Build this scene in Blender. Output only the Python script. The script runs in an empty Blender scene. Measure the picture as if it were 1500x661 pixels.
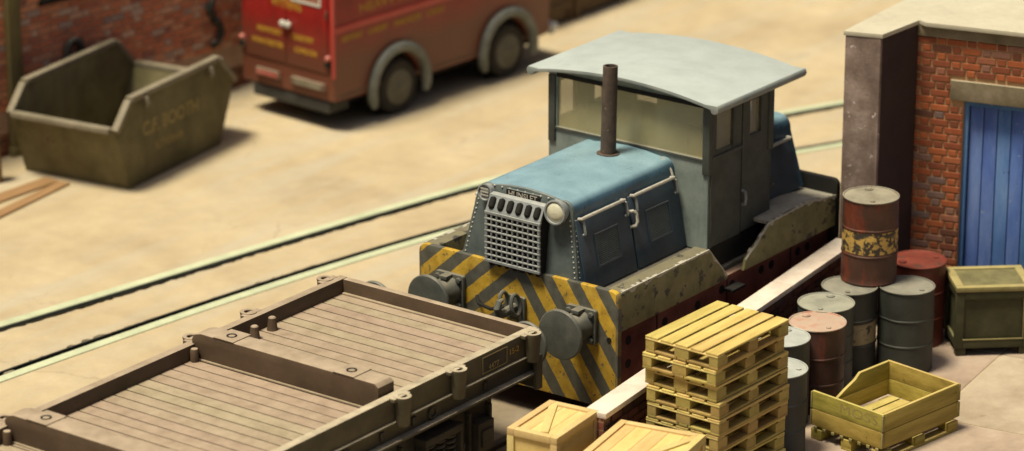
import bpy, bmesh, math, random
from mathutils import Vector, Matrix
R = math.radians
rng = random.Random(11)
sc = bpy.context.scene
col = sc.collection

# ------------------------------------------------------------------ camera
cam = bpy.data.cameras.new('camera')
cam.sensor_width = 36.0
cam.lens = 125.35
cam.clip_start = 0.5
cam.clip_end = 1000
cam.dof.use_dof = True
cam.dof.focus_distance = 36.5
cam.dof.aperture_fstop = 0.52
co = bpy.data.objects.new('camera', cam)
col.objects.link(co)
rt = Matrix(((0.598, 0.266, -0.756), (-0.801, 0.199, -0.564), (0.0, 0.943, 0.332)))
co.matrix_world = Matrix.Translation((-28.084, -20.903, 14.421)) @ rt.to_quaternion().to_matrix().to_4x4()
sc.camera = co

# ------------------------------------------------------------------ world, sun, exposure
to_sun = Vector((-0.30, 0.12, 0.945)).normalized()
world = bpy.data.worlds.new('World')
sc.world = world
world.use_nodes = True
wn = world.node_tree.nodes
sky = wn.new('ShaderNodeTexSky')
sky.sky_type = 'NISHITA'
sky.sun_disc = False
sky.sun_elevation = math.asin(to_sun.z)
sky.sun_rotation = math.atan2(to_sun.x, to_sun.y)
sky.dust_density = 9.0
sky.ozone_density = 0.6
world.node_tree.links.new(sky.outputs[0], wn['Background'].inputs[0])
wn['Background'].inputs[1].default_value = 0.05
sl = bpy.data.lights.new('sun', 'SUN')
sl.energy = 5.0
sl.angle = R(14)
sl.color = (1.0, 0.90, 0.66)
so = bpy.data.objects.new('sun', sl)
col.objects.link(so)
so.rotation_euler = to_sun.to_track_quat('Z', 'Y').to_euler()
so.location = to_sun * 60
vs = sc.view_settings
vs.view_transform = 'Standard'
vs.look = 'None'
vs.exposure = 0.27
vs.gamma = 1.0
vs.use_curve_mapping = False

# ------------------------------------------------------------------ mesh helpers
OFF = {}

class MB:
    def __init__(s):
        s.v = []
        s.f = []
    def add(s, vs_, fs_):
        n = len(s.v)
        s.v += [tuple(p) for p in vs_]
        s.f += [tuple(i + n for i in f) for f in fs_]
        return s
    def box(s, x0, x1, y0, y1, z0, z1):
        return s.add([(x0, y0, z0), (x1, y0, z0), (x1, y1, z0), (x0, y1, z0), (x0, y0, z1), (x1, y0, z1), (x1, y1, z1), (x0, y1, z1)],
                     [(0, 3, 2, 1), (4, 5, 6, 7), (0, 1, 5, 4), (1, 2, 6, 5), (2, 3, 7, 6), (3, 0, 4, 7)])
    def loft(s, loops, caps=True, closed=False):
        n = len(loops[0])
        vs_ = [p for l in loops for p in l]
        fs_ = []
        m = len(loops)
        for a in range(m if closed else m - 1):
            b = (a + 1) % m
            for i in range(n):
                j = (i + 1) % n
                fs_.append((a * n + i, a * n + j, b * n + j, b * n + i))
        if caps and not closed:
            fs_.append(tuple(range(n - 1, -1, -1)))
            fs_.append(tuple((m - 1) * n + i for i in range(n)))
        return s.add(vs_, fs_)
    def prism(s, ax, pts, a, b):
        def mk(p, q):
            return {'x': (q, p[0], p[1]), 'y': (p[0], q, p[1]), 'z': (p[0], p[1], q)}[ax]
        return s.loft([[mk(p, a) for p in pts], [mk(p, b) for p in pts]])
    def lathe(s, base, axis, prof, n=28, caps=True):
        ax = Vector(axis).normalized()
        u = ax.orthogonal().normalized()
        w = ax.cross(u)
        b = Vector(base)
        return s.loft([[b + ax * h + (u * math.cos(2 * math.pi * i / n) + w * math.sin(2 * math.pi * i / n)) * max(r, .0004) for i in range(n)] for r, h in prof], caps)
    def cyl(s, p0, p1, r0, r1=None, n=20):
        d = Vector(p1) - Vector(p0)
        return s.lathe(p0, d, [(r0, 0), (r0 if r1 is None else r1, d.length)], n)
    def tube(s, pts, r, n=8, closed=False):
        P = [Vector(p) for p in pts]
        loops = []
        u = None
        for i, p in enumerate(P):
            if closed:
                d = P[(i + 1) % len(P)] - P[i - 1]
            else:
                d = P[min(i + 1, len(P) - 1)] - P[max(i - 1, 0)]
            d.normalize()
            u = d.orthogonal().normalized() if u is None else (u - d * u.dot(d)).normalized()
            w = d.cross(u)
            rr = r[i] if isinstance(r, (list, tuple)) else r
            loops.append([p + (u * math.cos(2 * math.pi * k / n) + w * math.sin(2 * math.pi * k / n)) * rr for k in range(n)])
        return s.loft(loops, True, closed)
    def xf(s, fn):
        s.v = [tuple(fn(*p)) for p in s.v]
        return s
    def mesh(s, name, bev=0, seg=2, smooth=35, ang=30):
        bm = bmesh.new()
        vv = [bm.verts.new(p) for p in s.v]
        for f in s.f:
            try:
                bm.faces.new([vv[i] for i in f])
            except ValueError:
                pass
        bmesh.ops.recalc_face_normals(bm, faces=bm.faces)
        if bev:
            bm.normal_update()
            es = [e for e in bm.edges if len(e.link_faces) == 2 and e.calc_face_angle(0) > R(ang)]
            bmesh.ops.bevel(bm, geom=es, offset=bev, segments=seg, profile=.6, affect='EDGES', clamp_overlap=True)
        me = bpy.data.meshes.new(name)
        bm.to_mesh(me)
        bm.free()
        if smooth:
            me.shade_smooth()
            me.set_sharp_from_angle(angle=R(smooth))
        return me
    def obj(s, name, mat, parent=None, bev=0, seg=2, smooth=35, label=None, ang=30):
        if parent is not None:
            o = OFF.get(parent.name)
            if o:
                s.xf(lambda x, y, z: (x - o[0], y - o[1], z - o[2]))
        return link(name, s.mesh(name, bev, seg, smooth, ang), mat, parent, label)

def link(name, me, mat, parent=None, label=None):
    if mat is not None and not me.materials:
        me.materials.append(mat)
    o = bpy.data.objects.new(name, me)
    col.objects.link(o)
    if parent is not None:
        o.parent = parent
        if parent.name in OFF:
            OFF[o.name] = OFF[parent.name]
    if label:
        o['label'] = label
    return o

def tag(o, label, cat, group=None):
    o['label'] = label
    o['category'] = cat
    if group:
        o['group'] = group
    return o

def thing(name, label, cat, loc=(0, 0, 0), yaw=0, group=None, world_xyz=False):
    o = bpy.data.objects.new(name, None)
    o.empty_display_size = .2
    col.objects.link(o)
    o.location = loc
    o.rotation_euler = (0, 0, R(yaw))
    if world_xyz:
        OFF[o.name] = loc
    return tag(o, label, cat, group)

def struct(o):
    o['kind'] = 'structure'
    return o

def copy_tree(o, parent=None):
    c = o.copy()
    col.objects.link(c)
    c.parent = parent
    for ch in o.children:
        copy_tree(ch, c)
    return c

def B(x0, x1, y0, y1, z0, z1):
    return MB().box(x0, x1, y0, y1, z0, z1)

def text(body, size, mat, parent, mtx, name='lettering', ext=.002, width=None, align='CENTER', bold=0.0):
    cu = bpy.data.curves.new(name, 'FONT')
    cu.body = body
    cu.size = size
    cu.extrude = ext
    cu.offset = bold
    cu.resolution_u = 3
    cu.align_x = align
    cu.align_y = 'CENTER'
    t = bpy.data.objects.new(name, cu)
    col.objects.link(t)
    bpy.context.view_layer.update()
    me = bpy.data.meshes.new_from_object(t.evaluated_get(bpy.context.evaluated_depsgraph_get()))
    bpy.data.objects.remove(t)
    if width:
        w = max(v.co.x for v in me.vertices) - min(v.co.x for v in me.vertices)
        for v in me.vertices:
            v.co.x *= width / w
    me.materials.clear()
    o = OFF.get(parent.name)
    me.transform((Matrix.Translation((-o[0], -o[1], -o[2])) if o else Matrix()) @ mtx)
    return link(name, me, mat, parent)

def frame_mtx(origin, xdir, ydir):
    x = Vector(xdir).normalized()
    y = Vector(ydir)
    y = (y - x * y.dot(x)).normalized()
    z = x.cross(y)
    m = Matrix((x, y, z)).transposed().to_4x4()
    m.translation = Vector(origin)
    return m

# ------------------------------------------------------------------ materials
def lin(c):
    return tuple((x / 12.92 if x <= .04045 else ((x + .055) / 1.055) ** 2.4) for x in c)

class NT:
    def __init__(s, name):
        s.m = bpy.data.materials.new(name)
        s.m.use_nodes = True
        s.t = s.m.node_tree
        s.b = s.t.nodes['Principled BSDF']
    def n(s, typ, **kw):
        n = s.t.nodes.new(typ)
        for k, v in kw.items():
            setattr(n, k, v)
        return n
    def l(s, a, b):
        s.t.links.new(a, b)
    def val(s, x, inp):
        if isinstance(x, (int, float)):
            inp.default_value = x
        elif isinstance(x, (tuple, list)):
            inp.default_value = (*x[:3], 1) if len(inp.default_value) == 4 else x[:3]
        else:
            s.l(x, inp)
    def math(s, op, a, b=0.0, clamp=False):
        n = s.n('ShaderNodeMath', operation=op, use_clamp=clamp)
        s.val(a, n.inputs[0])
        s.val(b, n.inputs[1])
        return n.outputs[0]
    def mix(s, fac, a, b, blend='MIX'):
        n = s.n('ShaderNodeMix', data_type='RGBA', blend_type=blend)
        s.val(fac, n.inputs[0])
        s.val(a, n.inputs[6])
        s.val(b, n.inputs[7])
        return n.outputs[2]
    def ramp(s, fac, stops, interp='LINEAR'):
        n = s.n('ShaderNodeValToRGB')
        n.color_ramp.interpolation = interp
        e = n.color_ramp.elements
        while len(e) < len(stops):
            e.new(.5)
        for i, (p, c) in enumerate(stops):
            e[i].position = p
            e[i].color = (*c, 1) if isinstance(c, (tuple, list)) else (c, c, c, 1)
        s.l(fac, n.inputs[0])
        return n.outputs[0]
    def noise(s, vec, scale, detail=6, rough=.6, dist=0):
        n = s.n('ShaderNodeTexNoise')
        n.inputs['Scale'].default_value = scale
        n.inputs['Detail'].default_value = detail
        n.inputs['Roughness'].default_value = rough
        n.inputs['Distortion'].default_value = dist
        s.l(vec, n.inputs['Vector'])
        return n.outputs[0]
    def coords(s, stretch=None, randomize=True):
        tc = s.n('ShaderNodeTexCoord')
        v = tc.outputs['Object']
        s.raw = v
        if randomize:
            oi = s.n('ShaderNodeObjectInfo')
            s.rnd = oi.outputs['Random']
            a = s.n('ShaderNodeVectorMath', operation='ADD')
            s.l(v, a.inputs[0])
            m = s.math('MULTIPLY', s.rnd, 37.0)
            s.l(m, a.inputs[1])
            v = a.outputs[0]
        if stretch:
            mp = s.n('ShaderNodeMapping')
            mp.inputs['Scale'].default_value = stretch
            s.l(v, mp.inputs['Vector'])
            v = mp.outputs[0]
        return v

def wm(name, cols, scale=4, rough=.75, bump=.15, bs=40, metal=0, chips=(), dust=None, var=0, stretch=None, zdirt=None, spec=.35, fine=.25, bd=.01, streak=None, dmin=.45):
    t = NT(name)
    v0 = t.coords()
    v = t.coords(stretch) if stretch else v0
    n1 = t.noise(v, scale, 8, .62)
    k = len(cols)
    c = t.ramp(n1, [(.32 + .36 * i / max(1, k - 1), cc) for i, cc in enumerate(cols)])
    n2 = t.noise(v, scale * 9, 5, .7)
    c = t.mix(fine, c, t.mix(1.0, c, t.ramp(n2, [(.25, .35), (.75, 1.0)]), 'MULTIPLY'))
    if streak:
        vs_ = t.n('ShaderNodeMapping')
        vs_.inputs['Scale'].default_value = (1, 1, .12)
        t.l(v0, vs_.inputs['Vector'])
        ns = t.noise(vs_.outputs[0], streak[1], 5, .6)
        c = t.mix(t.math('MULTIPLY', t.ramp(ns, [(.5, 0.0), (.68, 1.0)]), streak[2]), c, streak[0])
    rr = t.math('ADD', t.math('MULTIPLY', n2, .25), rough - .12)
    if zdirt:
        dc, z0, z1 = zdirt
        sx = t.n('ShaderNodeSeparateXYZ')
        t.l(t.raw, sx.inputs[0])
        h = t.math('ADD', sx.outputs[2], t.math('MULTIPLY', t.math('SUBTRACT', n1, .5), .35))
        f = t.math('DIVIDE', t.math('SUBTRACT', h, z1), z0 - z1, True)
        c = t.mix(t.math('MULTIPLY', f, .92), c, dc)
    if dust:  # tint on up-facing faces: real dust, on some materials painted-in top light
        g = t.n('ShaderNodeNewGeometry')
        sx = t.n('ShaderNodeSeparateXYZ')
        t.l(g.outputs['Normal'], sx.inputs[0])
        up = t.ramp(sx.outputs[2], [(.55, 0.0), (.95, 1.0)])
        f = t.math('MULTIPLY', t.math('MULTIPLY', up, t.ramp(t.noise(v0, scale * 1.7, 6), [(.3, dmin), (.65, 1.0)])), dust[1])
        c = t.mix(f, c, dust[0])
    ht = t.noise(v, bs, 6, .65)
    for cc, th, s_ in chips:
        m = t.ramp(t.noise(v0, s_, 8, .62), [(th, 0.0), (th + .025, 1.0)])
        c = t.mix(m, c, cc)
        ht = t.math('SUBTRACT', ht, t.math('MULTIPLY', m, .6))
    if var:
        hs = t.n('ShaderNodeHueSaturation')
        t.l(c, hs.inputs['Color'])
        t.l(t.math('ADD', t.math('MULTIPLY', t.rnd, var), 1 - var / 2), hs.inputs['Value'])
        t.l(t.math('ADD', t.math('MULTIPLY', t.math('FRACT', t.math('MULTIPLY', t.rnd, 7.3)), .03), .485), hs.inputs['Hue'])
        c = hs.outputs[0]
    t.val(c, t.b.inputs['Base Color'])
    t.l(rr, t.b.inputs['Roughness'])
    t.b.inputs['Metallic'].default_value = metal
    t.b.inputs['Specular IOR Level'].default_value = spec
    if bump:
        bn = t.n('ShaderNodeBump')
        bn.inputs['Strength'].default_value = bump
        bn.inputs['Distance'].default_value = bd
        t.l(ht, bn.inputs['Height'])
        t.l(bn.outputs[0], t.b.inputs['Normal'])
    return t.m

M = {}
def mk(key, *a, **k):
    M[key] = wm(key, *a, **k)

DUST = (.42, .36, .27)
mk('loco_blue', [(.022, .05, .08), (.035, .08, .125), (.05, .105, .16)], 2.2, .30, .12, 60, dust=((.22, .35, .42), .85), dmin=.68, chips=(((.16, .11, .08), .69, 26),), spec=.5)  # pale blue tint paints lit highlights onto the bonnet's up-facing faces
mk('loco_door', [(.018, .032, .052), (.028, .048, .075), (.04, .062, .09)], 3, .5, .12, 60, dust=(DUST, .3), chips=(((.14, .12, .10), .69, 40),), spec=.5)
mk('loco_front', [(.045, .062, .066), (.07, .092, .096), (.10, .12, .12)], 4, .6, .15, 60, dust=((.3, .33, .33), .4), chips=(((.16, .12, .08), .7, 30),), spec=.45)
mk('cab_grey', [(.036, .042, .039), (.054, .061, .056), (.072, .08, .072)], 4, .62, .12, 60, dust=(DUST, .4), chips=(((.2, .17, .12), .73, 40),))
mk('cab_frontc', [(.13, .165, .16), (.185, .225, .215), (.22, .26, .24)], 3, .62, .12, 60, dust=(DUST, .4), streak=((.09, .12, .13), 5, .6))
mk('cab_cream', [(.40, .37, .24), (.48, .45, .30)], 3, .7, .1, 50)
mk('roof_pale', [(.15, .175, .18), (.20, .225, .225), (.24, .26, .25)], 2.6, .5, .15, 70, dust=((.345, .39, .39), .95), dmin=.7, fine=.12, chips=(((.2, .18, .15), .80, 30),), spec=.4)
mk('olive_paint', [(.11, .10, .045), (.16, .145, .068), (.20, .18, .09)], 5, .7, .2, 50, dust=((.13, .118, .09), .8), chips=(((.045, .04, .034), .58, 6), ((.24, .22, .17), .70, 45)))
mk('worn_edge', [(.30, .28, .23), (.44, .42, .36)], 14, .65, .2, 50, chips=(((.06, .055, .045), .62, 26),))
mk('foot_pale', [(.22, .21, .175), (.32, .30, .25), (.40, .38, .32)], 4, .75, .2, 50, chips=(((.10, .09, .07), .66, 10),))
mk('foot', [(.05, .046, .036), (.08, .073, .058), (.11, .10, .08)], 4, .75, .2, 50, dust=((.17, .155, .125), .6), chips=(((.06, .055, .045), .66, 16),))
mk('frame_red', [(.085, .022, .016), (.13, .035, .025), (.17, .055, .04)], 4, .75, .15, 50, dust=(DUST, .5), chips=(((.07, .055, .045), .64, 12),))
mk('black', [(.010, .010, .010), (.016, .015, .014)], 6, .8, .1, 50, spec=.2)
mk('buffer_metal', [(.045, .05, .045), (.07, .075, .066), (.10, .10, .085)], 5, .55, .15, 50, dust=(DUST, .25), chips=(((.15, .14, .11), .7, 40),), spec=.5)
mk('grille_metal', [(.15, .17, .18), (.24, .26, .27)], 8, .5, .1, 50, dust=((.5, .5, .46), .4), chips=(((.14, .13, .12), .66, 40),))
mk('worn_metal', [(.30, .29, .26), (.45, .43, .38)], 10, .5, .1, 60, chips=(((.12, .11, .09), .62, 50),))
mk('exhaust_rust', [(.04, .031, .025), (.065, .048, .038), (.10, .07, .054)], 7, .85, .35, 60, chips=(((.22, .19, .15), .67, 24), ((.04, .03, .025), .66, 18)))
mk('wagon_brown', [(.062, .040, .024), (.082, .053, .032), (.10, .066, .042)], 3, .66, .15, 70, dust=((.34, .272, .20), .95), dmin=.6, chips=(((.42, .36, .27), .80, 60),), spec=.35)
mk('wagon_deck', [(.24, .185, .13), (.295, .232, .165), (.335, .268, .195)], 5, .75, .3, 90, chips=(((.45, .38, .29), .79, 70), ((.12, .09, .07), .72, 75)), var=.04)
mk('wagon_side', [(.060, .052, .034), (.085, .073, .046), (.105, .09, .058)], 3, .68, .15, 70, dust=((.44, .38, .28), .95), chips=(((.2, .18, .12), .8, 60),), spec=.3)  # dust on tops, brightened to paint in the rim's highlight
mk('bogie_black', [(.026, .023, .018), (.044, .039, .03), (.065, .055, .043)], 5, .75, .2, 50, dust=((.16, .13, .10), .5))
mk('rail_steel', [(.40, .44, .30), (.52, .56, .39)], 3, .42, .05, 60, metal=.0, spec=.6)
mk('groove_shade', [(.022, .024, .018), (.035, .034, .026)], 5, .85, .2, 40)  # near-black colour that paints shade into the rail grooves
mk('van_red', [(.22, .012, .010), (.27, .016, .013), (.31, .024, .019)], 2, .42, .05, 50, zdirt=((.135, .052, .03), .9, 1.42), spec=.45)
mk('van_trim', [(.42, .05, .04), (.48, .07, .055)], 4, .45, .05, 50, spec=.5)
mk('van_bumper', [(.10, .06, .04), (.15, .09, .06)], 5, .7, .1, 50, dust=(DUST, .4))
mk('mudguard', [(.11, .12, .105), (.16, .17, .15), (.20, .21, .185)], 4, .5, .1, 50, dust=((.30, .31, .27), .4))
mk('tyre', [(.022, .02, .016), (.036, .032, .026)], 6, .85, .2, 50, dust=((.2, .17, .12), .5))
mk('hub', [(.10, .095, .072), (.16, .148, .115)], 6, .7, .1, 50)
mk('gold_paint', [(.36, .19, .02), (.45, .26, .03)], 9, .6, .05, 50, chips=(((.14, .06, .035), .60, 28),))
mk('skip_paint', [(.085, .074, .032), (.135, .117, .054), (.18, .152, .078)], 2.2, .75, .2, 40, dust=((.28, .24, .16), .25), chips=(((.10, .062, .035), .66, 7),), streak=((.10, .07, .04), 5, .5))
mk('skip_rim', [(.15, .13, .09), (.23, .20, .145)], 4, .7, .2, 50, chips=(((.10, .085, .055), .63, 14),))
mk('faded_letter', [(.25, .19, .07), (.32, .25, .10)], 7, .75, .05, 40, chips=(((.12, .10, .055), .60, 22),))
mk('concrete', [(.13, .092, .078), (.21, .155, .135), (.33, .265, .24)], 3.0, .85, .4, 45, fine=.5, streak=((.38, .31, .30), 4, .55), chips=(((.40, .34, .33), .62, 7), ((.10, .07, .06), .68, 10)), dust=((.52, .48, .38), .5))
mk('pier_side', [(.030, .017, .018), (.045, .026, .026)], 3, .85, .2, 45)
mk('roof_cream', [(.38, .355, .28), (.46, .43, .34)], 1.2, .8, .15, 40)
mk('beam_concrete', [(.11, .09, .055), (.17, .14, .09), (.24, .20, .14)], 4, .85, .4, 60, dust=((.5, .45, .34), .5))
mk('coping', [(.50, .42, .36), (.60, .52, .45), (.66, .60, .53)], 2.5, .8, .25, 40, chips=(((.28, .20, .16), .70, 9),))
mk('door_blue', [(.045, .10, .30), (.075, .16, .43), (.14, .24, .50)], 3, .75, .3, 50, stretch=(1, 1, .22), chips=(((.22, .29, .42), .66, 14), ((.028, .045, .11), .68, 9)), var=.12)
mk('door_dark', [(.02, .022, .035), (.03, .033, .05)], 5, .8, .1, 40)
mk('pallet_wood', [(.39, .285, .08), (.51, .39, .125), (.60, .475, .17)], 3, .8, .35, 60, stretch=(.35, 2.2, 2.2), var=.28, chips=(((.20, .15, .06), .72, 20),))
mk('pallet_wood_y', [(.38, .295, .095), (.50, .40, .15), (.58, .475, .19)], 3, .8, .35, 60, stretch=(2.2, .35, 2.2), var=.28, chips=(((.20, .15, .06), .72, 20),))
mk('pallet_wood_shaded', [(.24, .175, .05), (.32, .24, .075), (.38, .295, .10)], 5, .85, .35, 60, var=.25)  # darker copy of pallet wood: side shade painted into blocks and bottom boards
mk('tub_wood', [(.20, .155, .026), (.30, .24, .046), (.40, .32, .075)], 3, .75, .5, 40, stretch=(.3, 1, 4), var=.12, chips=(((.36, .28, .11), .70, 26), ((.08, .065, .02), .68, 16)), dust=((.48, .38, .15), .7))
mk('box_wood', [(.50, .345, .125), (.59, .42, .165), (.65, .475, .205)], 2.5, .8, .25, 60, stretch=(.4, 2, 2), var=.08)
mk('box_trim', [(.48, .36, .15), (.57, .445, .195)], 3, .8, .2, 60, var=.06)
mk('crate_olive', [(.03, .03, .012), (.044, .043, .018), (.06, .057, .026)], 4, .7, .25, 50, dust=((.24, .215, .10), .6), chips=(((.28, .25, .12), .74, 40),))
mk('crate_trim', [(.17, .145, .055), (.23, .20, .085), (.30, .255, .11)], 4, .75, .3, 50, dust=((.36, .30, .13), .6), chips=(((.38, .32, .15), .68, 30),))
mk('lens', [(.40, .40, .31), (.55, .54, .43)], 12, .12, .05, 60, spec=.8)
mk('lamp_red', [(.36, .09, .07), (.45, .16, .13)], 6, .3, .05, 60, spec=.6)
mk('chrome', [(.55, .55, .5), (.65, .64, .58)], 6, .3, .05, 60, spec=.7)
mk('plank', [(.19, .105, .045), (.25, .145, .065), (.30, .18, .085)], 3, .8, .3, 50, stretch=(.3, 2, 2))
mk('brown_wood', [(.085, .05, .024), (.12, .075, .036), (.15, .10, .05)], 3, .85, .3, 40)
mk('wall_olive', [(.14, .115, .045), (.18, .15, .065)], 4, .8, .2, 50)
mk('iron', [(.03, .03, .028), (.05, .048, .042)], 6, .7, .15, 50, dust=(DUST, .4))
mk('slab', [(.27, .205, .155), (.34, .265, .205), (.40, .325, .26)], 1.6, .85, .35, 30, chips=(((.20, .15, .115), .68, 5), ((.45, .39, .32), .75, 12)), var=.08)
mk('mortar', [(.40, .23, .115), (.50, .31, .17)], 8, .9, .3, 80)
mk('mortar_pale', [(.42, .27, .19), (.50, .34, .25)], 8, .9, .3, 80)
mk('mortar_dark', [(.13, .075, .05), (.19, .11, .07)], 8, .9, .3, 80)

def brick_mat(name, stops, bump=.15):
    t = NT(name)
    v = t.coords()
    c = t.ramp(t.rnd, stops)
    n = t.noise(v, 14, 7, .65)
    c = t.mix(.4, c, t.mix(1.0, c, t.ramp(n, [(.3, .55), (.7, 1.2)]), 'MULTIPLY'))
    m = t.ramp(t.noise(v, 30, 6), [(.66, 0.0), (.70, 1.0)])
    c = t.mix(t.math('MULTIPLY', m, .5), c, (.34, .24, .18))
    t.val(c, t.b.inputs['Base Color'])
    t.b.inputs['Roughness'].default_value = .85
    t.b.inputs['Specular IOR Level'].default_value = .25
    bn = t.n('ShaderNodeBump')
    bn.inputs['Strength'].default_value = bump
    bn.inputs['Distance'].default_value = .008
    t.l(n, bn.inputs['Height'])
    t.l(bn.outputs[0], t.b.inputs['Normal'])
    M[name] = t.m
brick_mat('brick_building', [(0, (.10, .045, .032)), (.15, (.18, .056, .03)), (.5, (.27, .075, .032)), (.8, (.34, .10, .038)), (.9, (.23, .11, .08)), (1, (.15, .105, .10))])
brick_mat('brick_low', [(0, (.05, .022, .017)), (.4, (.10, .034, .024)), (.8, (.14, .045, .028)), (1, (.09, .05, .04))])
brick_mat('brick_back', [(0, (.34, .15, .11)), (.12, (.50, .17, .10)), (.5, (.64, .23, .12)), (.78, (.66, .32, .19)), (.92, (.62, .43, .33)), (1, (.36, .26, .23))])

def brick_tex(name, c1, c2, mo):
    t = NT(name)
    v = t.coords(randomize=False)
    sx = t.n('ShaderNodeSeparateXYZ')
    t.l(v, sx.inputs[0])
    cb = t.n('ShaderNodeCombineXYZ')
    t.l(t.math('ADD', sx.outputs[0], sx.outputs[1]), cb.inputs[0])
    t.l(sx.outputs[2], cb.inputs[1])
    b = t.n('ShaderNodeTexBrick')
    b.inputs['Scale'].default_value = 1
    b.inputs['Brick Width'].default_value = .235
    b.inputs['Row Height'].default_value = .086
    b.inputs['Mortar Size'].default_value = .006
    b.inputs['Color1'].default_value = (*c1, 1)
    b.inputs['Color2'].default_value = (*c2, 1)
    b.inputs['Mortar'].default_value = (*mo, 1)
    t.l(cb.outputs[0], b.inputs['Vector'])
    n = t.noise(v, 9, 6)
    c = t.mix(.6, b.outputs[0], t.mix(1.0, b.outputs[0], t.ramp(n, [(.3, .4), (.7, 1.2)]), 'MULTIPLY'))
    t.val(c, t.b.inputs['Base Color'])
    t.b.inputs['Roughness'].default_value = .88
    M[name] = t.m
brick_tex('brick_plain', (.22, .065, .035), (.12, .045, .03), (.3, .19, .12))

# chevron paint of the buffer beam
def chevron():
    t = NT('chevron')
    v = t.coords(randomize=False)
    sx = t.n('ShaderNodeSeparateXYZ')
    t.l(v, sx.inputs[0])
    wob = t.math('MULTIPLY', t.math('SUBTRACT', t.noise(v, 9, 5), .5), .035)
    y = sx.outputs[1]
    z = t.math('ADD', sx.outputs[2], wob)
    ay = t.math('ABSOLUTE', y)
    right = t.math('LESS_THAN', y, 0.0)
    tr = t.math('FRACT', t.math('DIVIDE', t.math('SUBTRACT', t.math('ADD', z, t.math('MULTIPLY', ay, 1.45)), 1.245 - 5.2), .52))
    tl = t.math('FRACT', t.math('DIVIDE', t.math('SUBTRACT', t.math('ADD', z, t.math('MULTIPLY', ay, .9)), 1.33 - 3.35), .335))
    a = t.math('LESS_THAN', tr, .52)
    b = t.math('LESS_THAN', tl, .50)
    s = t.math('ADD', t.math('MULTIPLY', a, right), t.math('MULTIPLY', b, t.math('SUBTRACT', 1.0, right)))
    n1 = t.noise(v, 7, 8, .65)
    yel = t.ramp(n1, [(.3, (.25, .14, .010)), (.5, (.42, .26, .018)), (.7, (.52, .34, .04))])
    gry = t.ramp(n1, [(.3, (.042, .042, .034)), (.5, (.066, .066, .053)), (.75, (.10, .097, .078))])
    # worn-off yellow, and a grimy lower half
    ch = t.ramp(t.noise(v, 15, 8, .68), [(.585, 0.0), (.61, 1.0)])
    g2 = t.math('MULTIPLY', t.ramp(t.noise(v, 3, 4), [(.4, 0.0), (.65, 1.0)]), .35)
    yel = t.mix(g2, yel, (.14, .10, .03))
    s = t.math('MULTIPLY', s, t.math('SUBTRACT', 1.0, t.math('MULTIPLY', ch, .88)))
    edge = t.math('GREATER_THAN', t.math('ABSOLUTE', t.math('ADD', y, 0.0)), 1.27)
    s = t.math('MULTIPLY', s, t.math('SUBTRACT', 1.0, t.math('MULTIPLY', edge, .7)))
    c = t.mix(s, gry, yel)
    lt = t.ramp(t.noise(v, 45, 6), [(.7, 0.0), (.73, 1.0)])
    c = t.mix(t.math('MULTIPLY', lt, .5), c, (.22, .2, .15))
    t.val(c, t.b.inputs['Base Color'])
    t.l(t.math('ADD', t.math('MULTIPLY', n1, .3), .45), t.b.inputs['Roughness'])
    bn = t.n('ShaderNodeBump')
    bn.inputs['Strength'].default_value = .25
    bn.inputs['Distance'].default_value = .008
    t.l(t.math('ADD', t.math('MULTIPLY', s, .3), t.noise(v, 40, 6)), bn.inputs['Height'])
    t.l(bn.outputs[0], t.b.inputs['Normal'])
    M['chevron'] = t.m
chevron()

def glass(name, colr, alpha, rough=.12):
    t = NT(name)
    v = t.coords()
    n = t.noise(v, 2, 1)
    t.val(t.ramp(n, [(.3, tuple(x * .85 for x in colr)), (.7, colr)]), t.b.inputs['Base Color'])
    t.b.inputs['Roughness'].default_value = rough
    t.l(t.ramp(t.noise(v, 1.5, 1), [(.3, alpha - .06), (.7, alpha + .06)]), t.b.inputs['Alpha'])
    M[name] = t.m
glass('dusty_glass', (.52, .48, .28), .40, .06)
glass('cream_reflect_glass', (.50, .46, .32), .25, .05)  # cream base colour paints a bright reflection into the panes

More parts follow.
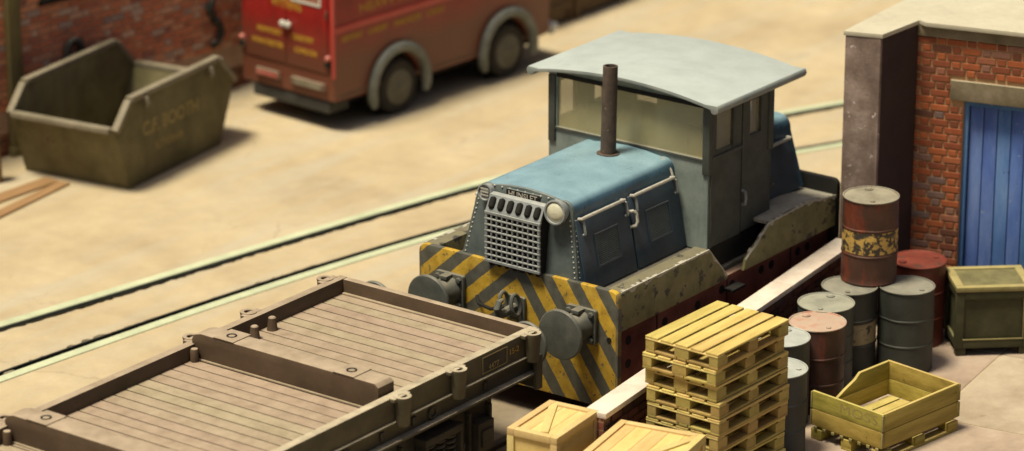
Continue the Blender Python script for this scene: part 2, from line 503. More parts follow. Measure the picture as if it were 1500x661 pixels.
def ground_mat():
    t = NT('yard_ground')
    v = t.coords(randomize=False)
    n1 = t.noise(v, .55, 9, .62)
    c = t.ramp(n1, [(.3, (.315, .252, .162)), (.48, (.385, .315, .203)), (.7, (.435, .362, .243))])
    n2 = t.noise(v, 2.3, 8, .65)
    c = t.mix(.5, c, t.mix(1.0, c, t.ramp(n2, [(.28, .72), (.7, 1.1)]), 'MULTIPLY'))
    mp = t.n('ShaderNodeMapping')
    mp.inputs['Rotation'].default_value = (0, 0, R(12))
    mp.inputs['Scale'].default_value = (.25, 1.6, 1)
    t.l(v, mp.inputs['Vector'])
    n3 = t.noise(mp.outputs[0], 1.1, 6, .6)
    c = t.mix(t.math('MULTIPLY', t.ramp(n3, [(.47, 0.0), (.70, 1.0)]), .6), c, (.37, .345, .29))
    n4 = t.noise(v, 22, 6, .7)
    c = t.mix(t.math('MULTIPLY', t.ramp(n4, [(.62, 0.0), (.7, 1.0)]), .35), c, (.30, .22, .14))
    n6 = t.noise(v, 5, 7, .7)
    c = t.mix(t.math('MULTIPLY', t.ramp(n6, [(.68, 0.0), (.72, 1.0)]), .35), c, (.62, .55, .43))
    n7 = t.noise(v, 70, 4, .7)
    c = t.mix(t.math('MULTIPLY', t.ramp(n7, [(.35, 1.0), (.52, 0.0)]), .28), c, (.26, .205, .14))
    n8 = t.noise(v, .9, 7, .7, 1.2)
    c = t.mix(t.math('MULTIPLY', t.ramp(n8, [(.60, 0.0), (.66, 1.0)]), .22), c, (.30, .25, .18))
    vo = t.n('ShaderNodeTexVoronoi', feature='DISTANCE_TO_EDGE')
    vo.inputs['Scale'].default_value = .42
    wv = t.n('ShaderNodeVectorMath', operation='MULTIPLY_ADD')
    nv = t.n('ShaderNodeTexNoise')
    nv.inputs['Scale'].default_value = 1.3
    nv.inputs['Detail'].default_value = 7
    t.l(v, nv.inputs['Vector'])
    t.l(nv.outputs['Color'], wv.inputs[0])
    wv.inputs[1].default_value = (1.1, 1.1, 0)
    t.l(v, wv.inputs[2])
    t.l(wv.outputs[0], vo.inputs['Vector'])
    crack = t.math('MULTIPLY', t.ramp(vo.outputs['Distance'], [(.0, 1.0), (.006, 0.0)]), t.ramp(n1, [(.5, 0.0), (.58, 1.0)]))
    c = t.mix(t.math('MULTIPLY', crack, .45), c, (.22, .17, .115))
    # oily dirt along the siding
    sx = t.n('ShaderNodeSeparateXYZ')
    t.l(v, sx.inputs[0])
    d = t.math('ABSOLUTE', t.math('ADD', sx.outputs[1], .15))
    d = t.math('ADD', d, t.math('MULTIPLY', t.math('SUBTRACT', n2, .5), .9))
    f = t.ramp(t.math('DIVIDE', d, 2.0), [(.45, 1.0), (.75, 0.0)])
    c = t.mix(t.math('MULTIPLY', f, .8), c, t.ramp(n2, [(.3, (.12, .095, .07)), (.7, (.22, .18, .135))]))
    t.val(c, t.b.inputs['Base Color'])
    t.b.inputs['Roughness'].default_value = .9
    t.b.inputs['Specular IOR Level'].default_value = .2
    bn = t.n('ShaderNodeBump')
    bn.inputs['Strength'].default_value = .35
    bn.inputs['Distance'].default_value = .02
    t.l(t.math('ADD', t.noise(v, 14, 8, .7), t.math('MULTIPLY', n2, 1.2)), bn.inputs['Height'])
    t.l(bn.outputs[0], t.b.inputs['Normal'])
    M['ground'] = t.m
ground_mat()

# ------------------------------------------------------------------ ground and tracks
def curve(k):
    def fn(x):
        xc = min(max(x, -5.0), 14.0)
        p = ((k[0] * xc + k[1]) * xc + k[2]) * xc + k[3]
        dp = (3 * k[0] * xc + 2 * k[1]) * xc + k[2]
        return p + dp * (x - xc)
    return fn
RA = curve((-.0009, .0025, -.169, 5.906))
RB = curve((-.0007, -.0085, -.124, 4.754))

def build_ground():
    xs = [-120, -60, -30, -15]
    x = -8.0
    while x < 16:
        xs.append(x)
        x += .06
    xs += [20, 30, 60, 130]
    rg = random.Random(3)
    mb = MB()
    rows = []
    ph = [rg.uniform(0, 6.28) for _ in range(8)]
    def wob(x, i):
        a = math.sin(x * 2.1 + ph[i]) * .012 + math.sin(x * 7.3 + ph[i + 1]) * .008 + rg.uniform(-.013, .013)
        amp = .35 if x > 2.5 else .35 + min(2.2, (2.5 - x) * .4)
        if i == 0:
            amp *= .5
        return max(-.055, min(.07, a * amp))
    for x in xs:
        a, b = RA(x), RB(x)
        ga = .135 + wob(x, 0)
        gb = .185 + wob(x, 3)
        far = a + 160
        near = b - 150
        prof = [(far, 0), (a + 30, 0), (a + 8, 0), (a + 2, 0), (a + .10, 0), (a + .09, -.10), (a - .05, -.10), (a - ga + .015, -.09), (a - ga - .012, rg.uniform(-.03, -.008)), (a - ga - .05 - rg.uniform(0, .03), 0), ((a + b) / 2, .004),
                (b + gb + .05 + rg.uniform(0, .03), 0), (b + gb + .012, rg.uniform(-.03, -.008)), (b + gb - .015, -.09), (b + .05, -.10), (b - .09, -.10), (b - .10, 0), (b - 1.5, 0), (b - 8, 0), (b - 30, 0), (near, 0)]
        rows.append([(x, p[0], p[1]) for p in prof])
    n = len(rows[0])
    vs_ = [p for r in rows for p in r]
    fs_ = [(i * n + j, i * n + j + 1, (i + 1) * n + j + 1, (i + 1) * n + j) for i in range(len(rows) - 1) for j in range(n - 1)]
    mb.add(vs_, fs_)
    struct(mb.obj('ground', M['ground'], smooth=30))
build_ground()

def track_root(name):
    o = bpy.data.objects.new(name, None)
    col.objects.link(o)
    return struct(o)
tr = track_root('railway_track')
for fn in (RA, RB):
    pts = [-40, -20] + [-8 + .4 * i for i in range(61)] + [22, 40]
    mb = MB()
    mb.loft([[(x, fn(x) + dy * (1 if fn is RA else -1), z) for dy, z in ((-.045, -.099), (-.045, .004), (-.038, .011), (.085, .011), (.092, .004), (.092, -.02))] for x in pts])
    mb.obj('rail', M['rail_steel'], tr, smooth=20)
    s_ = -1 if fn is RA else 1
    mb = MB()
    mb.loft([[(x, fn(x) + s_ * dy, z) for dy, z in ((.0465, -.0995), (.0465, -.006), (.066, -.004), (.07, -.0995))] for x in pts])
    mb.obj('rail_side_shade', M['groove_shade'], tr)  # added dark strip painting the unlit inner side of the rail
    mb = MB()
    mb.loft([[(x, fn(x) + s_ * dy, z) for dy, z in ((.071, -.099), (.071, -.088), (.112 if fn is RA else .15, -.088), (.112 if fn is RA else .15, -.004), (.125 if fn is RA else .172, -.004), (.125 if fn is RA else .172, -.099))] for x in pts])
    mb.obj('groove_shade', M['groove_shade'], tr)  # added dark floor and edge strip standing in for the groove's shade
sd = track_root('siding_track')
for y in (-.52, .52):
    mb = MB()
    mb.prism('x', [(y + .1 - .045, 0.002), (y + .1 - .045, .05), (y + .1 - .03, .06), (y + .1 + .03, .06), (y + .1 + .045, .05), (y + .1 + .045, .002)], -14, 4.6)
    mb.obj('rail', M['bogie_black'], sd)

# pavement of concrete slabs beside the low wall
pv = track_root('pavement')
PY = R(8.65)
def slabs():
    ux, uy = math.cos(PY), math.sin(PY)
    ox, oy = 2.52, -3.98
    # line 1 runs along u through (3.42,-3.487); line 2 along v through (2.52,-3.98)
    v0 = -(3.42 - ox) * uy + (-3.487 - oy) * ux
    us = [-6.1, -4.0, -1.9, 0.0, 2.05, 4.6]
    vs2 = [v0 - 5.7, v0 - 3.8, v0 - 1.9, v0, v0 + 1.62]
    for i in range(len(us) - 1):
        for j in range(len(vs2) - 1):
            g = .012
            a0, a1, b0, b1 = us[i] + g, us[i + 1] - g, vs2[j] + g, vs2[j + 1] - g
            mb = MB().box(a0, a1, b0, b1, -.03, .012 + rng.uniform(-.002, .002))
            mb.xf(lambda u, v, z: (ox + u * ux - v * uy, oy + u * uy + v * ux, z))
            mb.obj('slab', M['slab'], pv, bev=.008, seg=1)
slabs()

# ------------------------------------------------------------------ locomotive
def rrect(y0, y1, z0, z1, r, n=5, lower=None):
    rl = r if lower is None else lower
    pts = []
    for cy, cz, a0, rr in ((y1 - r, z1 - r, 0, r), (y0 + r, z1 - r, 90, r), (y0 + rl, z0 + rl, 180, rl), (y1 - rl, z0 + rl, 270, rl)):
        for i in range(n + 1):
            a = R(a0 + 90 * i / n)
            pts.append((cy + rr * math.cos(a), cz + rr * math.sin(a)))
    return pts

def build_loco():
    L = thing('diesel_shunter', 'blue diesel shunting locomotive with pale cab roof and yellow striped buffer beam', 'locomotive', (0, 0, 0))
    bb = MB().prism('x', rrect(-1.3, 1.3, .307, 1.62, .09, lower=.03), 0, .07).obj('buffer_beam', M['chevron'], L, bev=.012, label='buffer beam plate with worn yellow and grey chevron stripes')
    for y, z in ((-1.19, 1.08), (1.19, 1.08), (-.2, .95), (.2, .95)):
        MB().cyl((-.006, y, z), (.02, y, z), .03, n=14).obj('bolt_hole', M['black'], bb)
    for s in (-1, 1):
        y = .86 * s
        m = MB()
        m.prism('x', rrect(y - .19, y + .19, 1.0, 1.38, .03, 2), -.05, 0)
        m.lathe((-.05, y, 1.19), (-1, 0, 0), [(.165, 0), (.16, .03), (.135, .1), (.125, .24), (.15, .245), (.15, .28), (.09, .285), (.085, .34)], 26)
        for dy in (-.14, .14):
            for dz in (-.14, .14):
                m.cyl((-.05, y + dy, 1.19 + dz), (-.085, y + dy, 1.19 + dz), .032, n=6)
        m.box(-.16, -.05, y - .05, y + .05, 1.34, 1.38)
        b = m.obj('buffer', M['buffer_metal'], L, bev=.006)
        MB().lathe((-.37, y, 1.19), (-1, 0, 0), [(.10, 0), (.255, .005), (.272, .018), (.272, .04), (.26, .052), (.15, .068), (.0, .074)], 40).obj('buffer_head', M['buffer_metal'], b)
    m = MB()
    m.prism('x', rrect(-.13, .13, 1.05, 1.31, .03, 2), -.04, 0)
    hk = [(-.04, 0, 1.19), (-.14, 0, 1.19), (-.24, 0, 1.17), (-.31, 0, 1.19), (-.34, 0, 1.26), (-.31, 0, 1.32), (-.25, 0, 1.33)]
    m.tube(hk, [.045, .045, .045, .045, .04, .035, .02], 10)
    ck = m.obj('coupling_hook', M['buffer_metal'], L)
    for y in (-.075, .075):
        pts = [(-.12 - .075 * math.cos(a), y + .02 * math.sin(a), 1.25 + .11 * math.sin(a)) for a in [2 * math.pi * i / 14 for i in range(14)]]
        MB().tube(pts, .022, 7, True).obj('shackle', M['buffer_metal'], ck)
    MB().tube([(-.1, .1, 1.17), (-.13, .25, 1.14), (-.1, .42, 1.15), (-.03, .5, 1.2)], .02, 7).obj('brake_hose', M['black'], L)

    # frame, footplates, valances
    fr = B(.075, 4.24, -1.2, 1.2, .36, 1.15).obj('frame', M['frame_red'], L, bev=.01)
    for x, z in ((.13, .98), (.13, .72), (.33, .98), (.33, .72), (1.0, .98), (1.62, .98), (2.08, 1.02), (2.28, 1.02), (2.86, 1.02), (3.06, 1.02), (3.6, 1.02), (3.8, 1.02)):
        MB().lathe((x, -1.199, z), (0, -1, 0), [(.05, 0), (.05, .005)], 18).obj('frame_hole', M['black'], fr)
    for x in (.85, 2.18, 3.45):
        B(x - .006, x + .006, -1.207, -1.2, .4, 1.13).obj('frame_seam', M['black'], fr)
    for x in (.9, 3.1):
        for y in (-.52, .52):
            MB().lathe((x, y + .1 - .07, .47), (0, 1, 0), [(.41, 0), (.44, .01), (.44, .03), (.41, .04), (.41, .13), (.12, .14)], 32).obj('wheel', M['bogie_black'], L)
    # side valances with sloped ends, chipped top edges
    fv = [(.075, 1.165), (.075, 1.60), (1.70, 1.60), (2.06, 1.21), (2.06, 1.165)]
    rv = [(2.38, 1.165), (2.42, 1.28), (2.88, 1.575), (3.62, 1.60), (4.24, 1.52), (4.24, 1.165)]
    for s in (-1, 1):
        MB().prism('y', fv, 1.10 * s, 1.285 * s).obj('valance', M['olive_paint'], L, bev=.005, label='olive valance plate with flaked paint')
        MB().prism('y', rv, 1.25 * s, 1.285 * s).obj('valance', M['olive_paint'], L, bev=.005, label='olive valance plate with flaked paint')
        # ragged bright metal where the edge paint has gone
        rg = random.Random(5 + s)
        for prof in (fv, rv):
            top = prof[1:4] if prof is fv else prof[1:5]
            pts_t, pts_b = [], []
            for i in range(len(top) - 1):
                (xa, za), (xb, zb) = top[i], top[i + 1]
                n = int(abs(xb - xa) / .045)
                for k in range(n + (i == len(top) - 2)):
                    f = k / n
                    pts_t.append((xa + (xb - xa) * f, za + (zb - za) * f + .004))
                    pts_b.append((xa + (xb - xa) * f, za + (zb - za) * f - rg.choice((.008, .015, .02, .05, .03, .012))))
            n = len(pts_t)
            m = MB()
            ya, yb = 1.284 * s, 1.2875 * s
            for k in range(n - 1):
                q = [pts_t[k], pts_t[k + 1], pts_b[k + 1], pts_b[k]]
                m.prism('y', q, (1.2875 - rg.choice((.01, .015, .02, .035, .05))) * s, yb)
            m.obj('worn_edge', M['worn_edge'], L, smooth=0)
    B(.075, 1.995, -1.098, 1.098, 1.40, 1.44).obj('footplate', M['foot'], L, bev=.004)
    MB().prism('y', [(2.9, 1.54), (2.9, 1.578), (3.62, 1.60), (4.24, 1.52), (4.24, 1.48), (3.62, 1.56)], -1.248, 1.248).obj('footplate', M['foot_pale'], L)
    B(1.70, 2.92, -1.1, 1.1, 1.152, 1.20).obj('footplate', M['cab_grey'], L)
    MB().prism('x', rrect(-1.3, 1.3, .33, 1.70, .08, lower=.03), 4.24, 4.31).obj('rear_beam', M['black'], L, bev=.01)
    for s in (-1, 1):
        B(2.06, 3.0, min(1.02 * s, 1.045 * s), max(1.02 * s, 1.045 * s), 1.205, 1.468).obj('cab_skirt', M['black'], L)
    # cab steps in the gap
    for z in (1.0, .62):
        B(2.1, 2.36, -1.33, -1.203, z, z + .03).obj('step', M['black'], L, bev=.004)

    # bonnet
    def sec(xf, zb=1.44):
        pts = [(-.787, zb), (-.63, 2.22)]
        for i in range(7):
            a = R(200 - 110 * i / 6 - 20)
            pts.append((-.49 + .128 * math.cos(a), 2.285 + .125 * math.sin(a)))
        pts.append((-.25, 2.432))
        pts += [(0, 2.445)] + [(-p[0], p[1]) for p in reversed(pts)]
        return [(xf(z), y, z) for y, z in pts]
    fx = lambda z: .05 + (z - 1.579) / .86 * .11
    loops = [sec(lambda z: fx(z) + .012)]
    loops += [sec(lambda z, q=q: fx(z) + (2.0 - fx(z)) * q) for q in (.08, .25, .5, .75, 1.0)]
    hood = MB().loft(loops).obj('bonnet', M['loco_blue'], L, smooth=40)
    fl = sec(fx)
    MB().loft([fl, [(x + .045, y, z) for x, y, z in fl]]).xf(lambda x, y, z: (x - .004, y * 1.004, z + .003)).obj('bonnet_front', M['loco_front'], hood, bev=.012)
    # rivets of the bonnet front
    m = MB()
    for s in (-1, 1):
        for i in range(12):
            z = 1.64 + i * .053
            y = s * (.725 - (z - 1.579) * .203)
            m.lathe((fx(z) - .006, y, z), (-1, 0, 0), [(.011, 0), (.009, .006), (.003, .009)], 8)
            y = s * (.757 - (z - 1.579) * .203)
            m.lathe((fx(z) + .03, y, z), (0, s, 0), [(.011, 0), (.009, .006), (.003, .009)], 8)
    for i in range(9):
        y = -.4 + i * .1
        m.lathe((fx(2.41) - .006, y, 2.405), (-1, 0, 0), [(.014, 0), (.011, .008), (.004, .011)], 8)
    rv_ = m.obj('rivets', M['worn_metal'], hood)
    rv_['kind'] = 'stuff'
    # radiator cowl, grille, louvres
    cowl = MB().prism('y', [(.06, 1.60), (-.03, 1.62), (-.03, 2.17), (.04, 2.345), (.2, 2.345), (.2, 1.6)], -.335, .365).obj('radiator_cowl', M['black'], L, bev=.008)
    m = MB()
    y0, y1, z0, z1 = -.325, .355, 1.645, 2.175
    for i in range(11):
        y = y0 + (y1 - y0) * i / 10
        w = .009 if 0 < i < 10 else .016
        m.box(-.066, -.04, y - w, y + w, z0, z1)
    for i in range(9):
        z = z0 + (z1 - z0) * i / 8
        w = .009 if 0 < i < 8 else .016
        m.box(-.069, -.037, y0 - .02, y1 + .02, z - w, z + w)
    m.obj('grille', M['grille_metal'], cowl, bev=.004, seg=1)
    MB().prism('y', [(-.045, 2.165), (-.055, 2.195), (.03, 2.352), (.09, 2.365), (.09, 2.35), (.035, 2.335), (-.03, 2.17)], -.34, .37).obj('cowl_hood', M['grille_metal'], cowl, bev=.004)
    for i in range(6):
        y = .305 - i * .116
        m = MB()
        m.tube([(-.046, y, 2.215), (-.036, y, 2.235), (-.01, y, 2.28), (.012, y, 2.322), (.02, y, 2.335)], [.01, .036, .040, .036, .012], 12)
        m.obj('louvre', M['black'], cowl)
    for i in range(7):
        y = .31 - i * .1
        MB().lathe((-.02, y, 1.59), (0, 0, 1), [(.02, 0), (.03, .02), (.02, .035)], 10).obj('drain_lug', M['black'], cowl)
    # lamps
    lm = MB().lathe((.12, -.485, 2.315), (-1, 0, .1), [(.10, 0), (.125, .06), (.132, .10), (.132, .125), (.115, .127), (.108, .11)], 30).obj('headlamp', M['grille_metal'], L)
    MB().lathe((.018, -.485, 2.325), (-1, 0, .1), [(.108, 0), (.10, .012), (.06, .03), (.0, .036)], 26).obj('lens', M['lens'], lm)
    hn = MB().lathe((.12, .455, 2.335), (-1, 0, .1), [(.085, 0), (.092, .06), (.092, .075), (.08, .077), (.075, .06)], 24).obj('horn', M['grille_metal'], L)
    for i in range(3):
        z = 2.305 + i * .035
        B(.043, .05, .405, .505, z, z + .014).obj('slat', M['worn_metal'], hn)
    npx = fx(2.36) - .012
    npl = MB().box(npx - .004, npx + .03, -.20, .235, 2.312, 2.412).obj('name_plate', M['loco_front'], L, bev=.008)
    MB().loft([[(npx - .012, y, z) for y, z in rrect(-.195, .23, 2.317, 2.407, .012, 2)], [(npx - .003, y, z) for y, z in rrect(-.195, .23, 2.317, 2.407, .012, 2)]]).obj('plate_face', M['black'], npl)
    text('HUNSLET', .09, M['worn_metal'], npl, frame_mtx((npx - .0125, .017, 2.362), (0, -1, 0), (0, 0, 1)), width=.37, ext=.003, bold=.001)

    # bonnet side doors
    def side(o):
        def fn(x, zz, off):
            y = .76 - (zz - 1.579) * .2028 + off
            return (x, o * y, zz + off * .2)
        return fn
    def sb(s, x0, x1, z0, z1, a, b):
        f = side(s)
        return MB().loft([[f(x0, z0, a), f(x1, z0, a), f(x1, z1, a), f(x0, z1, a)], [f(x0, z0, b), f(x1, z0, b), f(x1, z1, b), f(x0, z1, b)]])
    for s in (-1, 1):
        f = side(s)
        for x0, x1 in ((.15, 1.06), (1.09, 1.985)):
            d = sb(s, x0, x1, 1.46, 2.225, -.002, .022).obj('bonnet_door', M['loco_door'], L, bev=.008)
            a, b = x0 + .27, x0 + .66
            fmb = MB()
            for q in ((a - .02, b + .02, 1.665, 1.685), (a - .02, b + .02, 1.995, 2.015), (a - .02, a, 1.685, 1.995), (b, b + .02, 1.685, 1.995)):
                t_ = sb(s, *q, .021, .036)
                fmb.add(t_.v, t_.f)
            vt = fmb.obj('vent_frame', M['loco_door'], d)
            sm = MB()
            for i in range(15):
                z = 1.692 + i * .0202
                t_ = sb(s, a, b, z, z + .009, .021, .031)
                sm.add(t_.v, t_.f)
            sm.obj('vent_slats', M['loco_front'], vt, smooth=0)
            xa, xb = x0 + .06, x1 - .09
            pts = [f(xa, 2.225, .01), f(xa, 2.225, .055), f(xa + .06, 2.23, .06), f(xb - .06, 2.23, .06), f(xb, 2.225, .055), f(xb, 2.225, .01)]
            MB().tube(pts, .019, 8).obj('grab_rail', M['worn_metal'], d)
            for xh in (x0 + .085, x1 - .06):
                pts = [f(xh, 2.05, .02), f(xh, 2.06, .05), f(xh, 2.13, .055), f(xh, 2.19, .05), f(xh, 2.2, .02)]
                MB().tube(pts, .016, 7).obj('hinge', M['grille_metal'], d)
            if x0 < .5:
                pts = [f(x1 - .02, 1.92, .02), f(x1 + .03, 1.92, .065), f(x1 + .05, 1.96, .08), f(x1 + .05, 2.05, .08), f(x1 + .02, 2.08, .065), f(x1 - .02, 2.08, .02)]
                MB().tube(pts, .018, 8).obj('door_handle', M['worn_metal'], d)
    MB().tube([(1.93, -.50, 2.42), (1.93, -.62, 2.30), (1.93, -.655, 2.2)], .014, 6).obj('cable', M['worn_metal'], L)
    # exhaust
    MB().lathe((1.64, 0, 2.43), (.03, 0, 1), [(.125, 0), (.125, .02), (.085, .022), (.082, .5), (.08, .985), (.06, .985), (.058, .6)], 26).obj('exhaust_stack', M['exhaust_rust'], L)
    # rear bonnet
    def rsec(x, k=1.0):
        pts = [(-.90, 1.575), (-.76, 2.22)]
        for i in range(6):
            a = R(180 - 90 * i / 5)
            pts.append((-.62 + .14 * math.cos(a), 2.27 + .13 * math.sin(a)))
        pts += [(0, 2.42)] + [(-p[0], p[1]) for p in reversed(pts)]
        return [(x - (z - 1.575) * .12 * k, y, z) for y, z in pts]
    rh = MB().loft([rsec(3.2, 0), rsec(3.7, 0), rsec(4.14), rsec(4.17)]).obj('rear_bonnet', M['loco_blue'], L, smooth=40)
    for s in (-1, 1):
        f2 = lambda x, z, o: (x, s * (.90 - (z - 1.575) * .217 + o), z)
        MB().loft([[f2(3.3, 1.6, -.002), f2(4.08, 1.6, -.002), f2(4.0, 2.15, -.002), f2(3.3, 2.15, -.002)], [f2(3.3, 1.6, .022), f2(4.08, 1.6, .022), f2(4.0, 2.15, .022), f2(3.3, 2.15, .022)]]).obj('bonnet_door', M['loco_door'], rh, bev=.008)
        MB().tube([f2(3.5, 2.17, .01), f2(3.5, 2.17, .06), f2(3.55, 2.175, .065), f2(3.9, 2.175, .065), f2(3.98, 2.17, .06), f2(3.98, 2.17, .01)], .019, 8).obj('grab_rail', M['worn_metal'], rh)
        for z in (1.75, 1.95):
            MB().tube([f2(3.42, z, .02), f2(3.42, z + .01, .07), f2(3.46, z + .03, .085), f2(3.5, z + .02, .07), f2(3.5, z, .02)], .018, 7).obj('door_handle', M['cab_grey'], rh)

    # cab: end walls, side walls, doors, glazing
    W = 1.05
    def zroof(y):
        return 3.085 + .115 * (1 - (y / 1.2) ** 2)
    def endwall(x0, x1, win, nm, mat, zlow):
        ya, yb, za, zb = win
        m = MB()
        m.box(x0, x1, -W, W, zlow, za)
        m.box(x0, x1, -W, ya, za, zb)
        m.box(x0, x1, yb, W, za, zb)
        N = 10
        top = [(-W + 2 * W * i / N, zroof(-W + 2 * W * i / N) - .02) for i in range(N + 1)]
        m.prism('x', [(-W, zb)] + top + [(W, zb)], x0, x1)
        return m.obj(nm, mat, L)
    cf = endwall(2.0, 2.05, (-.985, .935, 2.475, 3.06), 'cab_front', M['cab_frontc'], 1.45)
    B(2.015, 2.028, -.985, .935, 2.475, 3.06).obj('windscreen', M['dusty_glass'], cf)
    m = MB()
    m.box(1.985, 2.0, -1.02, .97, 2.445, 2.475)
    m.obj('window_sill', M['cab_grey'], cf, bev=.004)
    for s, yy in ((-1, -1.03), (1, 1.0)):
        B(1.975, 2.03, yy - .045, yy + .045, 2.30, 3.06).obj('corner_post', M['cab_grey'], cf, bev=.012)
    B(1.988, 2.0, -.99, .94, 3.045, 3.09).obj('window_header', M['black'], cf)
    m = MB()
    m.box(3.17, 3.22, -W, W, 1.45, 2.52)
    m.box(3.17, 3.22, -W, -.82, 2.52, 2.98)
    m.box(3.17, 3.22, -.02, .42, 2.52, 2.98)
    m.box(3.17, 3.22, .72, W, 2.52, 2.98)
    m.box(3.17, 3.22, -.82, -.02, 2.52, 2.66)
    top = [(-W + 2 * W * i / 10, zroof(-W + 2 * W * i / 10) - .02) for i in range(11)]
    m.prism('x', [(-W, 2.98)] + top + [(W, 2.98)], 3.17, 3.22)
    cr = m.obj('cab_rear', M['cab_cream'], L)
    B(3.19, 3.2, -.82, -.02, 2.66, 2.98).obj('rear_window', M['cream_reflect_glass'], cr)
    B(3.19, 3.2, .42, .72, 2.52, 2.98).obj('rear_window', M['cream_reflect_glass'], cr)
    for s in (-1, 1):
        def yb(a, b):
            return (min(a * s, b * s), max(a * s, b * s))
        y0, y1 = yb(W - .05, W)
        m = MB()
        m.box(2.052, 2.64, y0, y1, 1.47, 2.53)
        m.box(2.052, 2.15, y0, y1, 2.53, 2.95)
        m.box(2.495, 2.64, y0, y1, 2.53, 2.95)
        m.box(2.052, 2.64, y0, y1, 2.95, 3.09)
        cs = m.obj('cab_side', M['cab_grey'], L)
        g0, g1 = yb(W - .03, W - .02)
        B(2.15, 2.495, g0, g1, 2.53, 2.95).obj('side_window', M['cream_reflect_glass'], cs)
        l0, l1 = yb(W + .001, W + .03)
        B(2.05, 2.63, l0, l1, 2.455, 2.487).obj('ledge', M['cab_grey'], cs, bev=.005)
        B(2.03, 2.06, *yb(W - .02, W + .022), 1.47, 3.05).obj('beading', M['cab_grey'], cs, bev=.006)
        # sash of the sliding window
        B(2.46, 2.50, *yb(W - .02, W + .012), 2.50, 2.96).obj('sash', M['cab_grey'], cs, bev=.004)
        y0, y1 = yb(W - .055, W + .012)
        m = MB()
        m.box(2.645, 3.165, y0, y1, 1.49, 2.545)
        m.box(2.645, 2.785, y0, y1, 2.545, 2.945)
        m.box(3.005, 3.165, y0, y1, 2.545, 2.945)
        m.box(2.645, 3.165, y0, y1, 2.945, 3.09)
        cd = m.obj('cab_door', M['cab_grey'], L)
        B(2.785, 3.005, g0, g1, 2.545, 2.945).obj('door_window', M['cream_reflect_glass'], cd)
        f = lambda x, o, z: (x, s * (W + o), z)
        MB().tube([f(2.66, .01, 1.80), f(2.66, .05, 1.81), f(2.66, .06, 1.87), f(2.66, .05, 1.95), f(2.66, .01, 1.96)], .017, 8).obj('door_handle', M['grille_metal'], cd)
        B(3.14, 3.24, *yb(W - .03, W + .03), 2.3, 3.05).obj('corner_post', M['cab_grey'], cs, bev=.012)
        B(3.165, 3.22, *yb(W - .04, W + .012), 1.47, 2.3).obj('rear_beading', M['cab_grey'], cs, bev=.006)
    B(2.06, 3.16, -.98, .98, 1.3, 1.33).obj('cab_floor', M['brown_wood'], L)
    st = B(2.55, 2.9, -.55, -.2, 2.0, 2.08).obj('seat', M['brown_wood'], L, bev=.02)
    B(2.84, 2.9, -.55, -.2, 2.08, 2.5).obj('seat_back', M['brown_wood'], st, bev=.02)
    B(2.68, 2.76, -.42, -.34, 1.33, 2.0).obj('seat_post', M['black'], st)
    B(2.08, 2.4, -.5, .5, 1.33, 2.32).obj('control_desk', M['cab_grey'], L, bev=.02)
    # arched roof with a rolled edge
    out = []
    N = 22
    for i in range(N + 1):
        y = -1.2 + 2.4 * i / N
        out.append((y, zroof(y) + .035))
    roll = [(-1.2 + .055 * math.cos(R(a)), 3.10 + .055 * math.sin(R(a))) for a in (300, 270, 240, 210, 180, 150, 125)]
    prof = roll + out[1:-1] + [(-y, z) for y, z in reversed(roll)]
    inner = [(y, zroof(y) - .004) for y in [1.15 - 2.3 * i / N for i in range(N + 1)]]
    prof = prof + inner
    MB().prism('x', prof, 1.86, 3.60).obj('cab_roof', M['roof_pale'], L, bev=.006, smooth=40, label='pale blue grey arched cab roof')
build_loco()

